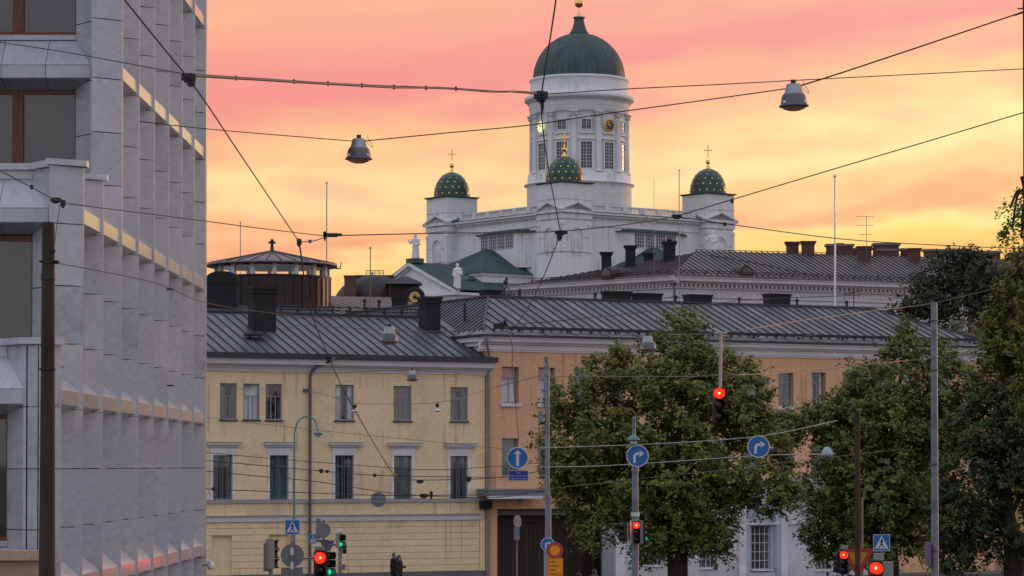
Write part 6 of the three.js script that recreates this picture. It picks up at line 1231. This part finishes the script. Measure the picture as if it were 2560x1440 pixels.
wire('wire dropping from the top past the dome to an insulator block', [[1392, -15, 41], [1381, 60, 43], [1370, 130, 45.5], [1353, 238, 49]], 0.014);
wire('wire dropping from the insulator block past the left clock', [[1352, 250, 49], [1358, 330, 52], [1376, 450, 57], [1402, 582, 63]], 0.013, M.cable, [[1356, 262, 49, 8, 22], [1403, 581, 63, 32, 9], [1399, 592, 63, 14, 12]]);
wire('wire slanting down left before the front tower to the orange roof', [[1398, 592, 63], [1372, 660, 68], [1345, 722, 72], [1318, 772, 76], [1292, 810, 80]], 0.014, M.wire, [[1252, 812, 80, 36, 7], [1262, 806, 80, 8, 10]]);
wire('thin wire hanging from the orange roof clamp down to the blue taxi sign', [[1262, 815, 80], [1278, 850, 80.5], [1281, 930, 81.5], [1290, 1020, 82.5], [1297, 1098, 83]], 0.012, M.wire);
wire('thin wire entering at upper left across the marble block', [[-10, 104, 30], [150, 128, 29], [310, 157, 28], [462, 185, 27]], 0.0055);
wire('thin wire from the marble block to the dirty hanging lamp', [[306, 299, 58.5], [515, 322, 59.5], [700, 338, 60.7], [897, 354, 62]], 0.011, M.cable, [[325, 302, 58.5, 20, 5]]);
wire('span wire from the dirty hanging lamp past the drum to the right hanging lamp', [[897, 354, 62], [1120, 332, 61], [1320, 313, 60], [1510, 285, 59], [1750, 252, 57.8], [1985, 219, 56.5]], 0.013);
wire('thicker wire rising from the right hanging lamp to the edge pole', [[1985, 219, 56.5], [2060, 196, 57], [2200, 150, 58], [2400, 83, 59], [2566, 27, 60]], 0.017);
wire('wire with clamps running from the left edge to the insulator above the lookout', [[-10, 421, 40], [80, 469, 41], [150, 504, 42], [210, 514, 43], [360, 533, 46], [515, 553, 50], [660, 572, 53], [812, 590, 56]], 0.0095, M.cable, [[80, 467, 41, 8, 8], [140, 500, 42, 26, 10], [158, 508, 42, 12, 14], [832, 587, 56, 46, 7], [812, 588, 56, 8, 16]]);
wire('short braced pair of strands between joint and insulator', [[748, 605, 45], [780, 603, 49], [810, 594, 55.8]], 0.011, M.cable, [[775, 603, 49, 8, 6]]);
wire('wire from the insulator across the cathedral front to the right joint', [[830, 589, 56], [1100, 583, 59], [1400, 578, 63], [1560, 562, 65], [1690, 541, 67]], 0.0125, M.cable, [[1692, 541, 67, 26, 8]]);
wire('wire rising from the cathedral joint to the right edge across the sky', [[1690, 541, 67], [1830, 499, 66], [2100, 418, 64], [2350, 344, 62], [2566, 279, 60]], 0.0135, M.cable, [[1830, 502, 66, 8, 8]]);
wire('thin wire falling from the cathedral joint towards the right trees', [[1690, 541, 67], [1812, 559, 68], [2100, 597, 70], [2330, 612, 72], [2566, 622, 74]], 0.012, M.cable, [[1812, 560, 68, 8, 7]]);
wire('wire from the dark wooden pole across the marble block to the roofs', [[125, 654, 44], [375, 704, 50], [515, 757, 60], [690, 784, 70], [860, 800, 80]], 0.0085, M.cable, [[142, 655, 44, 12, 6]]);
wire('slack stay running up from the wooden pole to the clamped wire', [[132, 640, 44], [140, 580, 43], [150, 510, 42]], 0.006);
wire('span wire of the pale roof lamp ending on the orange roof', [[740, 812, 86], [972, 824, 84], [1110, 828, 82], [1256, 812, 80]], 0.011, M.wire);
wire('dark wire over the orange roof from its clamp to the right', [[1292, 811, 80], [1500, 792, 84], [1750, 763, 90], [1900, 748, 95], [2150, 738, 100]], 0.014);
wire('light wire rising over the right trees to the steel pole top', [[1662, 838, 72], [1802, 832, 70], [2000, 802, 74], [2200, 775, 79], [2337, 757, 82], [2510, 716, 80]], 0.013, M.wire);
wire('light wire through the hanging signal rod to the steel pole', [[1375, 941, 97], [1620, 941, 85], [1800, 939, 70], [2000, 929, 75], [2200, 908, 79], [2337, 895, 82], [2440, 884, 82]], 0.012, M.wire);
wire('faint wire of the two tree lamps sloping up to the right', [[1240, 965, 130], [1517, 905, 126], [1620, 850, 91], [1800, 862, 92], [2060, 834, 95]], 0.010, M.wire);
wire('faint wire of the small lamp below the yellow cornice', [[500, 928, 130], [760, 934, 132], [1031, 926, 134], [1240, 945, 140]], 0.012, M.wire);
wire('thin wire carrying the two tiny lamps before the yellow wall', [[763, 974, 141], [838, 994, 138], [887, 1008, 136], [990, 1010, 136], [1093, 1006, 136], [1215, 975, 139], [1400, 925, 140]], 0.014, M.wire);
wire('faint slack wire crossing the yellow wall between the window rows', [[500, 1042, 112], [760, 1072, 114], [1000, 1096, 116], [1260, 1122, 118]], 0.010, M.wire);
wire('topmost of the dark tram wires before the yellow main windows', [[500, 1130, 100], [700, 1148, 103], [880, 1162, 106], [1060, 1174, 109], [1240, 1166, 104], [1362, 1156, 98]], 0.013);
wire('second dark tram wire before the yellow main windows', [[500, 1150, 98], [700, 1168, 101], [812, 1178, 103], [935, 1188, 106], [1240, 1194, 110]], 0.016, M.cable, [[803, 1177, 103, 10, 8], [818, 1178, 103, 8, 6], [937, 1188, 106, 8, 6]]);
wire('third dark tram wire sagging to the knot beside the disc', [[500, 1176, 98], [640, 1190, 101], [775, 1202, 104], [920, 1224, 108], [1040, 1238, 112], [1200, 1244, 110], [1366, 1226, 98]], 0.017, M.cable, [[1060, 1239, 112, 22, 8], [1078, 1236, 112, 8, 14]]);
wire('lowest dark tram wire before the yellow windows, past the disc', [[500, 1221, 98], [534, 1223, 98.5], [770, 1232, 104], [946, 1238, 109], [1100, 1238, 108], [1240, 1236, 104], [1366, 1229, 98]], 0.017, M.cable, [[534, 1222, 98.5, 10, 6]]);
wire('dark tram wire arriving at the canopy from the last yellow window', [[985, 1198, 118], [1060, 1200, 114], [1200, 1197, 110], [1300, 1186, 104], [1362, 1176, 98]], 0.018, M.cable, [[1172, 1198, 110, 12, 9], [1050, 1204, 114, 18, 6]]);
wire('upper pale wire of the arrow signs before the big tree', [[1350, 1120, 98], [1500, 1115, 87], [1590, 1112, 83], [1740, 1104, 83], [1896, 1091, 83], [2092, 1052, 86]], 0.0135, std(0.42, 0.41, 0.40, { roughness: 0.5, metalness: 0.3 }));
wire('lower pale wire of the arrow signs before the big tree', [[1350, 1168, 98], [1500, 1165, 87], [1590, 1160, 83], [1740, 1150, 83], [1896, 1139, 83], [2088, 1135, 86]], 0.0135, std(0.42, 0.41, 0.40, { roughness: 0.5, metalness: 0.3 }));
wire('faint wire crossing both trees below the arrow signs', [[1372, 1222, 98], [1600, 1197, 92], [1780, 1178, 92], [2000, 1152, 96], [2260, 1122, 98]], 0.010, M.wire);

// ---------------------------------------------------------------- people
{
  const walker = (o) => [
    [-0.09, 0.06, 0.04, -0.09, 0.46, -0.02, 0.055, 0.065], [-0.09, 0.46, -0.02, -0.10, 0.9, 0.0, 0.068, 0.095], [0.09, 0.06, -0.10, 0.09, 0.46, 0.04, 0.055, 0.065], [0.09, 0.46, 0.04, 0.10, 0.9, 0.0, 0.068, 0.095],
    [-0.09, 0.045, 0.02, -0.09, 0.04, 0.18, 0.045, 0.04], [0.09, 0.045, -0.12, 0.09, 0.04, 0.04, 0.045, 0.04],
    [0, 0.92, 0, 0, 1.12, 0, 0.15, 0.14], [0, 1.12, 0, 0, 1.38, 0, 0.145, 0.16], [-0.16, 1.42, 0, 0.16, 1.42, 0, 0.07, 0.07],
    [0, 1.45, 0, 0, 1.56, 0.01, 0.055, 0.05], [0, 1.63, 0.02, 0, 1.68, 0.02, 0.088, 0.09], [0, 1.62, 0.09, 0, 1.61, 0.11, 0.012, 0.012], ...o,
  ];
  const P = (label, px, Z, h, turn, bones, coat, legs, hair) => {
    const x = at(px, 1300, Z).x, T = thing('person', label, 'person', [x, 0, -Z], turn); T.scale.setScalar(h / 1.77);
    const g = figure(bones, [-0.4, 0, -0.35], [0.4, 1.78, 0.45], 64, 0.028); mesh('body', g, std(0.28, 0.18, 0.14), T);
    const coatB = [[0, 0.80, 0, 0, 1.12, 0, 0.185, 0.165], [0, 1.12, 0, 0, 1.36, 0, 0.165, 0.18], [-0.17, 1.42, 0, 0.17, 1.42, 0, 0.088, 0.088], [0, 1.47, 0, 0, 1.5, 0, 0.07, 0.062], ...bones.slice(12).map((b) => [b[0], b[1], b[2], b[3], b[4], b[5], b[6] + 0.016, b[7] + 0.012])];
    mesh('jacket', figure(coatB, [-0.4, 0.6, -0.35], [0.4, 1.6, 0.45], 44, 0.03), coat, T);
    mesh('trousers', figure([...bones.slice(0, 4).map((b) => [b[0], b[1] + 0.04, b[2], b[3], b[4], b[5], b[6] + 0.018, b[7] + 0.016]), [0, 0.88, 0, 0, 0.98, 0, 0.155, 0.155]], [-0.3, 0.05, -0.3], [0.3, 1.15, 0.3], 40, 0.03), legs, T);
    mesh('hair', figure(hair, [-0.2, 1.4, -0.2], [0.2, 1.82, 0.2], 30, 0.02), M.black, T);
  };
  const arms = (bend) => [[-0.2, 1.42, 0, -0.26, 1.14, -0.03, 0.055, 0.045], [-0.26, 1.14, -0.03, -0.22, 0.92, 0.06, 0.042, 0.034], [0.2, 1.42, 0, 0.25, 1.15, -0.02, 0.055, 0.045], bend ? [0.25, 1.15, -0.02, 0.16, 1.16, 0.30, 0.042, 0.034] : [0.25, 1.15, -0.02, 0.23, 0.9, 0.1, 0.042, 0.034]];
  const shortHair = [[0, 1.665, -0.02, 0, 1.71, 0, 0.092, 0.088]], longHair = [[0, 1.66, -0.02, 0, 1.71, 0, 0.094, 0.088], [0, 1.60, -0.06, 0, 1.46, -0.07, 0.085, 0.06]];
  P('person in a long black coat walking left of a companion past the yellow wall', 985, 141.5, 1.80, 1.2, walker(arms(false)), std(0.008, 0.008, 0.010), std(0.012, 0.013, 0.018), shortHair);
  P('person in a dark green jacket and jeans holding something, by the yellow wall', 998, 140.8, 1.72, 1.35, walker(arms(true)), std(0.016, 0.017, 0.012), std(0.02, 0.035, 0.07), longHair);
  P('fair-haired passer-by, only the head showing at the bottom edge below the tree', 1447, 119, 1.66, 2.4, walker(arms(false)), std(0.03, 0.03, 0.04), std(0.02, 0.02, 0.03), shortHair);
  P('dark-haired passer-by at the bottom edge under the big tree', 1486, 120.5, 1.74, 2.6, walker(arms(false)), std(0.02, 0.05, 0.09), std(0.02, 0.02, 0.03), shortHair);
}
renderer.render(scene, camera);
